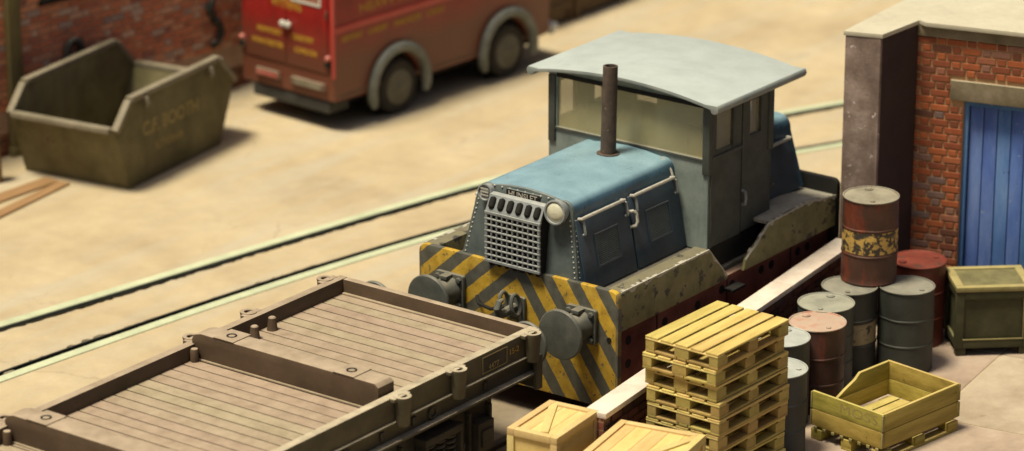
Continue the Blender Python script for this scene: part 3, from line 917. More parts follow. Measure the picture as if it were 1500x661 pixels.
# ------------------------------------------------------------------ flat wagon
def build_wagon():
    YC = .36
    root = (-4.5, YC, 0)
    Wg = thing('flat_wagon', 'brown flat wagon with raised cross beams and planked deck coupled to shunter', 'wagon', root, world_xyz=True)
    XE, XN = -.90, -8.6
    wb, wd, ws = M['wagon_brown'], M['wagon_deck'], M['wagon_side']
    B(XN, XE, -.80, 1.52, 1.02, 1.188).obj('underframe', M['bogie_black'], Wg)
    # deck planks
    proto = None
    x = -1.0
    n = 0
    while x > -8.3:
        if proto is None:
            me = MB().box(-.0735, .0735, -1.185, 1.185, -.09, 0).mesh('deck_plank', .002, 1)
            me.materials.append(wd)
            proto = me
        o = bpy.data.objects.new('deck_plank', proto)
        col.objects.link(o)
        o.parent = Wg
        o.location = (x - .075 - root[0], 0, 1.28 + rng.uniform(-.0015, .0015))
        x -= .168
    # rims
    B(XN, XE - .001, 1.548, 1.648, 1.12, 1.44).obj('side_rim', wb, Wg, bev=.012)
    B(XN, XE - .001, -.935, -.835, 1.19, 1.44).obj('side_rim', ws, Wg, bev=.012)
    B(-.982, XE, -.833, 1.546, 1.12, 1.438).obj('end_rim', wb, Wg, bev=.012)
    # sill ledges
    B(XN, XE, -.965, -.832, 1.172, 1.19).obj('sill_ledge', ws, Wg, bev=.005)
    B(XN, XE - .02, -.90, -.80, .99, 1.171).obj('sill_web', ws, Wg)
    B(XN, XE, -.985, -.81, .965, .99).obj('sill_flange', ws, Wg, bev=.006)
    B(-.955, -.90, -.93, 1.64, .80, 1.119).obj('headstock', M['bogie_black'], Wg, bev=.01)
    B(-1.0, -.9, -1.0, -.955, .80, 1.17).obj('end_bracket', ws, Wg, bev=.006)
    for xc in (-2.55, -3.9):
        pts = [(xc - .055 + .06 * math.cos(a), -.915, 1.07 + .06 * math.sin(a)) for a in [2 * math.pi * i / 16 for i in range(16)]]
        MB().tube(pts, .015, 6, True).obj('rope_ring', M['bogie_black'], Wg)
    for xc in (-1.75, -2.9, -3.4):
        B(xc - .03, xc + .03, -.925, -.9, 1.03, 1.12).obj('rope_cleat', M['bogie_black'], Wg, bev=.008)
    # stake sockets
    def lug(x, y, s, mat):
        m = MB()
        m.lathe((x, y, 1.14), (0, 0, 1), [(.060, 0), (.066, .02), (.086, .28), (.090, .30), (.088, .308), (.048, .308), (.042, .30), (.040, .22)], 22)
        o = m.obj('stake_socket', mat, Wg)
        q = MB().box(x - .13, x + .13, min(y, y - s * .075), max(y, y - s * .075), 1.405, 1.444)
        q.obj('socket_lip', mat, o, bev=.008)
        MB().lathe((x, y, 1.34), (0, 0, 1), [(.041, 0), (.041, .004)], 14).obj('socket_hole', M['black'], o)
    for x in (-1.09, -2.32, -3.2, -5.86, -6.6):
        lug(x, 1.70, 1, wb)
        lug(x + .03, -.99, -1, ws)
    # cross beams
    for x0 in (-3.325, -5.98):
        x1 = x0 + .245
        yl, yr = 1.55, -.86
        prof = [(-.815, 1.53), (-.765, 1.565), (yl - .09, 1.565), (yl + .0, 1.54), (yl + .03, 1.49), (yl + .03, 1.441), (yl - .005, 1.441), (yl - .005, 1.279), (-.815, 1.279)]
        m = MB().prism('x', prof, x0, x1)
        cb = m.obj('cross_beam', wb, Wg, bev=.01)
        for yp in (1.16, -.38):
            pd = MB().box(x0 - .004, x1 + .03, yp - .13, yp + .13, 1.560, 1.575).obj('beam_pad', wb, cb, bev=.005)
            MB().lathe((x0 + .13, yp, 1.5745), (0, 0, 1), [(.055, 0), (.055, .006), (.04, .0065), (.036, .003), (.034, -.0)], 18).obj('pad_hole', M['black'], pd)
        B(x0 - .02, x0, -.82, 1.53, 1.281, 1.30).obj('beam_foot', wd, cb, bev=.004)
        MB().lathe((x0 - .055, 1.50, 1.281), (0, 0, 1), [(.045, 0), (.045, .12), (.035, .135)], 10).obj('deck_peg', wb, Wg)
    for x, y in ((-2.54, 1.43), (-2.24, 1.45)):
        MB().lathe((x, y, 1.281), (0, 0, 1), [(.062, 0), (.055, .02), (.042, .13), (.03, .14)], 10).obj('deck_peg', wb, Wg)
    B(-1.02, -.983, -.82, 1.53, 1.281, 1.298).obj('end_foot', wd, Wg, bev=.004)
    # buffers
    for s in (-1, 1):
        y = YC + 1.0 * s
        b = MB().lathe((-.90, y, 1.12), (1, 0, 0), [(.13, 0), (.12, .1), (.08, .11), (.08, .22)], 22).obj('buffer', M['bogie_black'], Wg)
        MB().lathe((-.69, y, 1.12), (1, 0, 0), [(.1, 0), (.23, .005), (.242, .02), (.242, .035), (.22, .05), (.0, .065)], 36).obj('buffer_head', M['buffer_metal'], b)
    MB().tube([(-.9, YC, 1.12), (-.75, YC - .03, 1.08), (-.6, YC - .1, 1.06), (-.5, YC - .2, 1.1)], .03, 8).obj('coupling_link', M['bogie_black'], Wg)
    # data panel and lettering
    pan = MB()
    xa, xb, za, zb = -1.83, -1.42, 1.225, 1.40
    B(xa, xb, -.9385, -.934, za, zb).obj('data_panel', M['bogie_black'], Wg)
    for q in ((xa, xb, za, za + .008), (xa, xb, zb - .008, zb), (xa, xa + .008, za + .008, zb - .008), (xb - .008, xb, za + .008, zb - .008)):
        pan.box(q[0], q[1], -.941, -.9386, q[2], q[3])
    pan.obj('panel_border', M['faded_letter'], Wg)
    text('4477', .085, M['faded_letter'], Wg, frame_mtx((-1.64, -.9390, 1.268), (1, 0, 0), (0, 0, 1)), width=.17, ext=.001)
    text('15-2', .085, M['gold_paint'], Wg, frame_mtx((-1.30, -.9360, 1.315), (1, 0, 0), (0, 0, 1)), width=.15, ext=.001)
    # bogies
    def bogie(xc, name='bogie'):
        m = MB()
        for s in (-1, 1):
            y = YC + 1.0 * s
            prof = [(xc - .98, .42), (xc - .98, .78), (xc - .7, .84), (xc - .25, .84), (xc - .2, .80), (xc + .2, .80), (xc + .25, .84), (xc + .7, .84), (xc + .98, .78), (xc + .98, .42), (xc + .55, .42), (xc + .45, .34), (xc - .45, .34), (xc - .55, .42)]
            m.prism('y', prof, y - .05, y + .05)
        m.box(xc - .25, xc + .25, YC - .95, YC + .95, .5, .95)
        b = m.obj(name, M['bogie_black'], Wg, bev=.012)
        for s in (-1, 1):
            yo = YC + 1.05 * s
            for dx in (-.72, .72):
                a = MB().box(xc + dx - .13, xc + dx + .13, min(yo, yo + .13 * s), max(yo, yo + .13 * s), .30, .62)
                a.box(xc + dx - .17, xc + dx + .17, min(yo, yo + .07 * s), max(yo, yo + .07 * s), .24, .30)
                a.box(xc + dx - .09, xc + dx + .09, min(yo + .13 * s, yo + .16 * s), max(yo + .13 * s, yo + .16 * s), .36, .54)
                a.box(xc + dx - .19, xc + dx - .15, min(yo, yo + .06 * s), max(yo, yo + .06 * s), .30, .74)
                a.box(xc + dx + .15, xc + dx + .19, min(yo, yo + .06 * s), max(yo, yo + .06 * s), .30, .74)
                a.obj('axlebox', M['bogie_black'], b, bev=.01)
                MB().lathe((xc + dx, YC + .52 * s - .065, .44), (0, 1, 0), [(.41, 0), (.41, .13), (.12, .14)], 28).obj('wheel', M['bogie_black'], b)
            for dx in (-.17, 0, .17):
                pts = []
                for k in range(50):
                    a = 2 * math.pi * k / 10
                    pts.append((xc + dx + .06 * math.cos(a), yo + .08 * s + .06 * math.sin(a), .38 + .28 * k / 49))
                MB().tube(pts, .016, 6).obj('spring', M['bogie_black'], b)
            q = MB().box(xc - .30, xc + .30, min(yo, yo + .16 * s), max(yo, yo + .16 * s), .67, .75)
            q.box(xc - .30, xc + .30, min(yo, yo + .16 * s), max(yo, yo + .16 * s), .33, .375)
            q.box(xc - .30, xc - .26, min(yo, yo + .16 * s), max(yo, yo + .16 * s), .375, .67)
            q.box(xc + .26, xc + .30, min(yo, yo + .16 * s), max(yo, yo + .16 * s), .375, .67)
            q.obj('spring_box', M['bogie_black'], b, bev=.01)
            MB().lathe((xc + .42, yo - .001, .62), (0, s, 0), [(.07, 0), (.07, .004)], 16).obj('frame_hole', M['black'], b)
    bogie(-2.33)
    bogie(-7.2)
build_wagon()

# ------------------------------------------------------------------ van
def build_van():
    V = thing('delivery_van', 'weathered red delivery van with grey mudguards parked beside brick wall', 'van', (7.42, 7.47, 0), -4.3)
    W0, W1 = .03, 1.74
    U0, U1 = -1.22, 3.10
    wheels = (0.0, 2.2)
    zb = .40
    prof = [(U0, zb + .02)]
    for uc in wheels:
        for i in range(13):
            a = R(180 - 180 * i / 12)
            prof.append((uc + .47 * math.cos(a), max(zb, .37 + .47 * math.sin(a))))
    prof += [(U1, zb + .02), (U1 + .05, 1.1), (U1 - .15, 1.35), (U1 - .5, 2.2), (U1 - .8, 2.35), (U0 + .15, 2.35), (U0, 2.2)]
    body = MB().prism('y', prof, W0, W1).obj('body', M['van_red'], V, bev=.05, seg=3, ang=50)
    # inner arch liner and chassis
    B(U0 + .2, U1 - .1, W0 + .2, W1 - .2, .28, .5).obj('chassis', M['black'], V)
    for uc in wheels:
        for v, s in ((0.0, 1), (W1 + .03, -1)):
            w = MB().lathe((uc, v + .02 * s, .37), (0, s, 0), [(.20, 0), (.24, -.015), (.33, -.02), (.365, .01), (.37, .05), (.37, .14), (.36, .18), (.2, .19)], 36).obj('wheel', M['tyre'], V)
            MB().lathe((uc, v - .01 * s, .37), (0, s, 0), [(.0, -.02), (.05, -.018), (.075, .0), (.12, .012), (.22, .004), (.24, .015), (.24, .05)], 28).obj('hub', M['hub'], w)
            MB().lathe((uc, v + .16 * s, .37), (0, s, 0), [(.455, 0), (.455, .06)], 30).obj('arch_liner', M['black'], V)
            pts = []
            for i in range(21):
                a = R(202 - 222 * i / 20)
                pts.append((uc + .53 * math.cos(a), v - .005 * s, .40 + .53 * math.sin(a)))
            MB().tube(pts, [.045] + [.072] * 19 + [.045], 12).obj('mudguard', M['mudguard'], V)
    # side mouldings
    B(U0 - .005, U1 - .2, W0 - .025, W0 + .003, 1.36, 1.445).obj('moulding', M['van_trim'], V, bev=.012)
    B(U0 - .02, U0 + .02, W0 - .02, W0 + .03, .75, 2.2).obj('corner_bead', M['van_trim'], V, bev=.015)
    B(U0 + .1, U1 - .3, W0 - .006, W0 + .002, .47, .50).obj('sill_strip', M['van_bumper'], V)
    # rear doors
    for a, b in ((W0 + .10, .875), (.885, W1 - .10)):
        d = B(U0 - .018, U0 + .004, a, b, .80, 2.15).obj('rear_door', M['van_red'], V, bev=.012)
        B(U0 - .022, U0 - .017, a + .13, b - .13, 1.72, 2.05).obj('window', M['cream_reflect_glass'], d)
        for q in ((a + .10, a + .13, 1.69, 2.08), (b - .13, b - .10, 1.69, 2.08)):
            B(U0 - .028, U0 - .016, *q).obj('window_frame', M['chrome'], d)
        B(U0 - .028, U0 - .016, a + .13, b - .13, 1.69, 1.72).obj('window_frame', M['chrome'], d)
        for z in (.95, 1.6):
            yy = a if a < .5 else b
            MB().cyl((U0 - .03, yy, z - .05), (U0 - .03, yy, z + .05), .015, n=8).obj('hinge', M['van_bumper'], d)
    for v in (.80, .90):
        MB().lathe((U0 - .03, v, 1.36), (-1, 0, 0), [(.03, 0), (.03, .02), (.05, .03), (.045, .05), (.02, .06)], 14).obj('door_handle', M['chrome'], V)
    MB().tube([(U0 - .03, .86, 1.3), (U0 - .035, .85, 1.42)], .014, 7).obj('door_bar', M['black'], V)
    for v in (W0 + .08, W1 - .05):
        l = MB().lathe((U0 - .01, v, 1.02), (-1, 0, 0), [(.042, 0), (.042, .03), (.03, .05), (.01, .06)], 16).obj('tail_lamp', M['lamp_red'], V)
        B(U0 - .05, U0, v - .05, v + .05, .90, .96).obj('lamp_bracket', M['black'], l, bev=.01)
    # rear step, bumpers, plate
    for a, b, mm in ((.14, .80, 'van_bumper'), (.98, 1.45, 'van_bumper')):
        MB().prism('x', [(a, .56), (a + .04, .66), (b - .02, .66), (b, .56)], U0 - .05, U0 - .005).obj('plate_holder', M[mm], V, bev=.01)
    B(U0 - .058, U0 - .05, .22, .72, .57, .65).obj('number_plate', M['skip_rim'], V)
    B(U0 - .056, U0 - .05, 1.02, 1.41, .575, .635).obj('reflector', M['lamp_red'], V)
    B(U0 + .02, U0 + .4, .15, 1.55, .24, .395).obj('rear_step', M['iron'], V, bev=.02)
    MB().tube([(U1 + .03, W0 + .0, .47), (U1 + .16, W0 + .05, .48), (U1 + .2, .4, .48), (U1 + .2, 1.4, .48), (U1 + .16, W1 - .05, .48)], .07, 10).obj('front_bumper', M['chrome'], V)
    MB().lathe((U1 + .02, .28, .95), (1, 0, 0), [(.11, 0), (.13, .06), (.10, .09), (0, .1)], 20).obj('headlamp', M['lens'], V)
    # lettering
    G = M['gold_paint']
    rear = lambda v, z: frame_mtx((U0 - .0195, v, z), (0, -1, 0), (0, 0, 1))
    sidem = lambda u, z: frame_mtx((u, W0 - .001, z), (1, 0, 0), (0, 0, 1))
    text('WYNNS', .19, G, V, rear(.86, 1.62), width=.56, bold=.004)
    text('NEWPORT', .1, G, V, rear(1.18, 1.20), width=.46, bold=.004)
    text('MANCHESTER', .1, G, V, rear(1.22, 1.03), width=.58, bold=.004)
    text('CARDIFF', .1, G, V, rear(.58, 1.20), width=.40, bold=.004)
    text('LONDON', .1, G, V, rear(.52, 1.03), width=.40, bold=.004)
    text('HEAVY HAULAGE', .17, G, V, sidem(.15, 1.60), width=1.75, bold=.004)
    for tx, u, w_ in (('NEWPORT', -.87, .40), ('CARDIFF', -.38, .38), ('MANCHESTER', .2, .54), ('LONDON', .75, .34)):
        text(tx, .11, G, V, sidem(u, 1.25), width=w_, bold=.004)
build_van()

# ------------------------------------------------------------------ skip
def build_skip():
    S = thing('waste_skip', 'empty dark olive steel waste skip standing by the brick wall', 'skip', (2.93, 8.22, 0), 8)
    W = 1.60
    sp, rm = M['skip_paint'], M['skip_rim']
    prof = [(0, 0), (2.06, 0), (2.42, .78), (2.06, 1.165), (.04, 1.15), (-.28, .82)]
    for v in (0, W - .035):
        MB().prism('y', prof, v, v + .035).obj('side_panel', sp, S, bev=.006)
    B(.0, 2.06, .036, W - .036, 0, .035).obj('floor', sp, S)
    def end(x0, z0, x1, z1, d):
        return MB().loft([[(x0, .036, z0), (x0, W - .036, z0), (x0 + d, W - .036, z0), (x0 + d, .036, z0)], [(x1, .036, z1), (x1, W - .036, z1), (x1 + d, W - .036, z1), (x1 + d, .036, z1)]])
    end(0, .0, -.28, .82, .035).obj('end_panel', sp, S)
    end(2.025, .0, 2.385, .78, .035).obj('end_panel', sp, S)
    # rim bars
    def bar(p, q, w, h, nm='rim'):
        p, q = Vector(p), Vector(q)
        d = (q - p).normalized()
        up = Vector((0, 0, 1))
        s_ = d.cross(up).normalized()
        u = s_.cross(d)
        lp = lambda c: [c + s_ * a + u * b for a, b in ((-w, -h), (w, -h), (w, h), (-w, h))]
        return MB().loft([lp(p), lp(q)]).obj(nm, rm, S, bev=.012)
    for v in (.0, W):
        bar((-.27, v, .83), (.04, v, 1.15), .05, .035)
        bar((.05, v, 1.165), (2.05, v, 1.18), .055, .035)
        bar((2.065, v, 1.165), (2.42, v, .79), .05, .035)
    bar((-.29, .055, .84), (-.29, W - .055, .84), .06, .035)
    bar((2.43, .055, .79), (2.43, W - .055, .79), .06, .035)
    for u in (.34, 1.80):
        for v, s in ((0, -1), (W, 1)):
            m = MB().tube([(u, v, 1.11), (u, v + .07 * s, 1.11), (u, v + .08 * s, 1.05), (u, v + .05 * s, .99)], [.03, .035, .035, .02], 9)
            m.obj('lifting_lug', rm, S)
    mt = lambda u, z: frame_mtx((u, -.001, z), (1, .0, 0), (0, 0, 1))
    text('C.F. BOOTH', .25, M['faded_letter'], S, mt(.95, .68), width=1.25, bold=.006)
    text('ROTHERHAM', .15, M['faded_letter'], S, mt(.90, .40), width=.62, bold=.002)
build_skip()

# ------------------------------------------------------------------ brick pieces
def brick_mesh(L, H, D, mat):
    me = MB().box(-L / 2, L / 2, -D, 0, -H / 2, H / 2).mesh('brick', .006, 1)
    me.materials.append(mat)
    return me

def back_wall():
    yaw = -5.7
    w = thing('brick_wall', 'weathered red brick yard wall behind the skip and the van', 'wall', (2.9, 10.41, 0), yaw)
    # local x along the wall, faces local -y
    B(-12, 18, .0, .35, 0, 3.4).obj('wall_core', M['brick_plain'], w)
    B(-.6, 4.3, -.004, -.001, .3, 2.4).obj('mortar_face', M['mortar_pale'], w)
    meS = brick_mesh(.217, .071, .014, M['brick_back'])
    meH = brick_mesh(.101, .071, .014, M['brick_back'])
    r = random.Random(21)
    n = 0
    row = 0
    z = .56
    while z < 2.3:
        x = -.55 - (row % 2) * .176
        k = 0
        top = 2.25 - .19 * (x)
        while x < 4.2:
            stretch = k % 2 == 0
            wd = .222 if stretch else .106
            xc = x + wd / 2
            lo = .95 if .2 < xc < 2.0 else (.62 if xc < .2 else .56)
            if lo < z < 2.22 - .2 * xc:
                o = link('brick', meS if stretch else meH, None, w)
                o.location = (xc, -.004 - r.uniform(0, .004), z)
                o.rotation_euler = (r.uniform(-.01, .01), 0, r.uniform(-.012, .012))
                n += 1
            x += wd + .012
            k += 1
        z += .088
        row += 1
    return w
back_wall()

def wall_pt(u, out, z):   # a point in front of the back wall
    a = R(-5.7)
    return (2.9 + u * math.cos(a) + out * math.sin(a), 10.41 + u * math.sin(a) - out * math.cos(a), z)

p = thing('wall_post', 'olive painted flat post standing against the brick wall behind the skip', 'post', wall_pt(.22, .06, 0), -5.7)
B(-.1, .1, -.05, .05, 0, 3.2).obj('shaft', M['wall_olive'], p, bev=.01)
B(-.13, .13, -.07, .045, 0, .12).obj('base', M['wall_olive'], p, bev=.01)
h = thing('pipe_hook', 'dark curved iron pipe bend on the wall above the skip', 'pipe', wall_pt(1.22, .05, 1.1), -5.7)
pts = [(-.13, -.02, 0)] + [(.13 * -math.cos(R(180 * i / 10)) * 1.0, -.02, .05 + .17 * math.sin(R(180 * i / 10))) for i in range(11)] + [(.13, -.02, .02)]
MB().tube(pts, .045, 9).obj('bend', M['iron'], h)
MB().lathe((-.13, -.02, -.03), (0, 0, 1), [(.065, 0), (.065, .05)], 14).obj('collar', M['iron'], h)
s_ = thing('wall_tie', 'rusty S shaped iron pattress tie on the brick wall left of the van', 'wall tie', wall_pt(3.72, .05, .72), -5.7)
pts = []
for i in range(25):
    t_ = i / 24
    pts.append((.10 * math.sin(t_ * 2 * math.pi) * (1 if t_ < .5 else 1), -.02, .0 + .66 * t_))
MB().tube(pts, [.03 + .02 * abs(math.sin(i / 24 * math.pi * 2)) for i in range(25)], 9).obj('bar', M['iron'], s_)
MB().lathe((0, .02, .33), (0, -1, 0), [(.06, 0), (.06, .08), (.03, .1)], 12).obj('boss', M['iron'], s_)
B(-.09, .02, -.05, .0, -.05, .05).obj('foot', M['iron'], s_, bev=.02)
g = thing('wall_plate', 'dark horizontal plate fixed high on the brick wall above the skip', 'plate', wall_pt(1.12, .03, 1.90), -5.7)
B(-.40, .40, -.03, .03, .0, .5).obj('panel', M['iron'], g, bev=.01)
B(-.43, .43, -.045, .03, -.02, .02).obj('lower_frame', M['black'], g, bev=.008)

for nm, lab, p0, p1, wd, z0 in (('loose_plank', 'orange brown plank on the ground nearest the skip corner', (2.60, 9.03), (.6, 8.74), .17, .0), ('loose_plank', 'wider orange brown plank on the ground nearer the wall', (2.60, 9.24), (.6, 9.28), .24, .0)):
    a = math.degrees(math.atan2(p0[1] - p1[1], p0[0] - p1[0]))
    t_ = thing(nm, lab, 'plank', (*p1, z0), a, group='planks by the skip')
    Ln = math.hypot(p0[0] - p1[0], p0[1] - p1[1])
    B(0, Ln, -wd / 2, wd / 2, .002, .028).obj('board', M['plank'], t_, bev=.006)
    B(.25, .35, -wd / 2 - .01, wd / 2 + .01, .029, .045).obj('batten', M['plank'], t_, bev=.004)
t_ = thing('timber_post', 'short brown timber post cut by the left edge of the photo', 'post', (2.13, 9.80, 0))
MB().lathe((0, 0, 0), (0, 0, 1), [(.11, 0), (.105, .3), (.10, .62), (.08, .66)], 14).obj('shaft', M['plank'], t_)
MB().lathe((0, 0, .5), (0, 0, 1), [(.112, 0), (.112, .04)], 14).obj('band', M['iron'], t_)

for (x0, x1, y0, y1, hh, lab) in ((11.55, 12.45, 8.25, 9.2, 1.0, 'dark brown packing case just beyond the van front'), (12.5, 13.75, 8.22, 9.3, .85, 'long brown packing case farthest from the van')):
    t_ = thing('packing_case', lab, 'case', (x0, y0, 0), 0, group='packing cases beyond the van')
    w_, d_ = x1 - x0, y1 - y0
    B(.03, w_ - .03, .03, d_ - .03, .06, hh - .03).obj('panel', M['brown_wood'], t_)
    for a in (0, w_ - .1):
        for b in (0, d_ - .1):
            B(a, a + .1, b, b + .1, 0, hh).obj('corner_post', M['brown_wood'], t_, bev=.01)
    B(-.01, w_ + .01, -.01, d_ + .01, hh, hh + .04).obj('lid', M['brown_wood'], t_, bev=.01)
    for z in (.2, .55):
        B(.1, w_ - .1, .005, .03, z, z + .12).obj('batten', M['brown_wood'], t_, bev=.008)

# ------------------------------------------------------------------ brick building on the right
def build_building():
    ang = math.degrees(math.atan2(-.969, .247))
    root = thing('brick_building', 'red brick building with concrete pier, lintel and blue plank door', 'building', (5.08, -1.77, 0), ang)
    # local: x along the wall (to the right in the photo), y = into... outward is local -y? -> direction n
    # with x=(.247,-.969), local y = (.969,.247) points away from the camera, so the face looks towards -y
    X1 = 3.6
    core = M['mortar']
    m = MB()
    m.box(0, .55, .0045, .4, 0, 3.27)
    m.box(.55, 2.05, .0045, .4, 2.60, 3.27)
    m.box(2.05, X1, .0045, .4, 0, 3.27)
    m.obj('wall_core', core, root)
    B(0, X1, -.03, .4, 3.27, 3.395).obj('coping_beam', M['beam_concrete'], root, bev=.008)
    B(.40, 2.2, -.035, .2, 2.57, 2.80).obj('lintel', M['beam_concrete'], root, bev=.012)
    # door
    B(.55, 2.05, .16, .3, 0, 2.565).obj('door_backing', M['door_dark'], root)
    fr = MB()
    fr.box(.552, .60, .05, .16, 0, 2.565)
    fr.box(.60, 2.0, .05, .16, 2.50, 2.565)
    fr.box(2.0, 2.048, .05, .16, 0, 2.565)
    fr.obj('door_frame', M['door_blue'], root, bev=.006)
    dr = B(.605, 1.995, .13, .155, .03, 2.495).obj('door', M['door_blue'], root)
    x = .612
    i = 0
    r = random.Random(4)
    while x < 1.95:
        w_ = .148
        B(x, x + w_, .105, .129, .035, 2.488).xf(lambda a, b, c, k=r.uniform(-.006, .006): (a, b + k, c)).obj('plank', M['door_blue'], dr, bev=.009, seg=2)
        x += w_ + .010
        i += 1
    # bricks
    meS = brick_mesh(.210, .069, .012, M['brick_building'])
    meH = brick_mesh(.097, .069, .012, M['brick_building'])
    r = random.Random(8)
    row = 0
    z = 3.27 - .045
    while z > .04:
        xmax = .55 if z < 2.85 else 1.75
        if 2.52 < z < 2.85:
            xmax = .40
        x = .003 - (.1705 if row % 2 else 0)
        k = 0
        while x < xmax - .02:
            st = k % 2 == 0
            w_ = .210 if st else .097
            a, b = max(x, .003), min(x + w_, xmax)
            if b - a > .03:
                if abs((b - a) - w_) < .002:
                    o = link('brick', meS if st else meH, None, root)
                    o.location = (x + w_ / 2, .0015 - r.uniform(0, .002), z)
                else:
                    me = brick_mesh(b - a, .069, .012, M['brick_building'])
                    o = link('brick', me, None, root)
                    o.location = ((a + b) / 2, .0015 - r.uniform(0, .002), z)
            x += w_ + .017
            k += 1
        z -= .0855
        row += 1
    # pier and roof in world coordinates, turned into the wall's frame
    a = R(-ang)
    ca, sa = math.cos(a), math.sin(a)
    def loc(x, y, z):
        x -= 5.08
        y += 1.77
        return (x * ca - y * sa, x * sa + y * ca, z)
    P0, P1 = (4.204, -1.361), (4.323, -1.742)
    mb = MB().prism('z', [P0, P1, (4.37, -1.7425), (4.25, -1.361)], 0, 3.395).xf(loc)
    mb.obj('pier_face', M['concrete'], root, bev=.01, label='mottled grey brown concrete pier face')
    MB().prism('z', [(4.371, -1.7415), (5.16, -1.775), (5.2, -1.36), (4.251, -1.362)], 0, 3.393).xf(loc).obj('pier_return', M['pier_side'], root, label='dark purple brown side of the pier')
    MB().prism('z', [(5.201, -1.40), (9.5, -1.05), (9.5, -1.4), (5.201, -1.76)], 0, 3.393).xf(loc).obj('side_wall', M['brick_plain'], root)
    rf = [(4.19, -1.345), (4.325, -1.762), (5.06, -1.792), (5.02, -1.9), (5.02 + .247 * 3.6, -1.9 - .969 * 3.55), (9.6, -5.0), (9.6, -1.0), (5.6, -1.24)]
    MB().prism('z', rf, 3.397, 3.448).xf(loc).obj('roof', M['roof_cream'], root, bev=.006, label='flat cream roof slab')
build_building()

# ------------------------------------------------------------------ low boundary wall
def low_wall():
    ang = math.degrees(math.atan2(-.545, -4.66))      # runs from the pier towards the camera
    w = thing('boundary_wall', 'low red brick wall with pale coping between shunter and drums', 'wall', (4.19, -1.47, 0), ang)
    # local x along the wall towards the camera; local +y is the side of the drums? (x=(-.99,-.116) -> y=(.116,-.99))
    Ln = 5.82
    H = 1.05
    B(0, Ln, -.105, .095, 0, .985).obj('wall_core', M['brick_plain'], w)
    B(.0, Ln, .0955, .0965, .0, .985).obj('mortar_face', M['mortar_dark'], w)
    segs = [0, 1.62, 3.2, 4.55, Ln + .01]
    for a, b in zip(segs, segs[1:]):
        B(a + .003, b - .003, -.125, .125, .987, H + rng.uniform(-.003, .003)).obj('coping_stone', M['coping'], w, bev=.010)
    me = brick_mesh(.216, .074, .018, M['brick_low'])
    r = random.Random(2)
    for row in range(9):
        z = .94 - row * .0855
        x = .11 - (.11 if row % 2 else 0) + .003
        while x < Ln - .1:
            o = link('brick', me, None, w)
            o.location = (x, .0975 + r.uniform(0, .006), z)
            o.rotation_euler = (0, 0, math.pi)
            x += .2275
low_wall()

# ------------------------------------------------------------------ drums
def drum_mat(name, body, rust, band=None, bandcol=None, rustth=.6, top=None, rough=.6):
    t = NT(name)
    v = t.coords()
    n1 = t.noise(v, 3.5, 8, .62)
    c = t.ramp(n1, [(.3, tuple(x * .65 for x in body)), (.55, body), (.75, tuple(min(1, x * 1.35) for x in body))])
    mp = t.n('ShaderNodeMapping')
    mp.inputs['Scale'].default_value = (1, 1, .25)
    t.l(v, mp.inputs['Vector'])
    rs = t.ramp(t.noise(mp.outputs[0], 6, 8, .65), [(rustth, 0.0), (rustth + .08, 1.0)])
    c = t.mix(rs, c, t.ramp(t.noise(v, 22, 5), [(.3, tuple(x * .6 for x in rust)), (.7, rust)]))
    if band:
        sx = t.n('ShaderNodeSeparateXYZ')
        t.l(t.raw, sx.inputs[0])
        inb = t.math('MULTIPLY', t.math('GREATER_THAN', sx.outputs[2], band[0]), t.math('LESS_THAN', sx.outputs[2], band[1]))
        pn = t.ramp(t.noise(v, band[2], 7, .7), [(band[3], 0.0), (band[3] + .03, 1.0)])
        c = t.mix(inb, c, t.mix(pn, (.035, .028, .022), bandcol))
    if top:
        g_ = t.n('ShaderNodeNewGeometry')
        sx2 = t.n('ShaderNodeSeparateXYZ')
        t.l(g_.outputs['Normal'], sx2.inputs[0])
        up = t.ramp(sx2.outputs[2], [(.6, 0.0), (.95, 1.0)])
        f = t.math('MULTIPLY', up, t.ramp(t.noise(v, 4, 7), [(.35, .35), (.6, .95)]))
        c = t.mix(f, c, top)
    t.val(c, t.b.inputs['Base Color'])
    t.l(t.math('ADD', t.math('MULTIPLY', n1, .3), rough - .15), t.b.inputs['Roughness'])
    t.b.inputs['Specular IOR Level'].default_value = .4
    bn = t.n('ShaderNodeBump')
    bn.inputs['Strength'].default_value = .25
    bn.inputs['Distance'].default_value = .008
    t.l(t.math('ADD', t.noise(v, 40, 6), rs), bn.inputs['Height'])
    t.l(bn.outputs[0], t.b.inputs['Normal'])
    M[name] = t.m
    return t.m

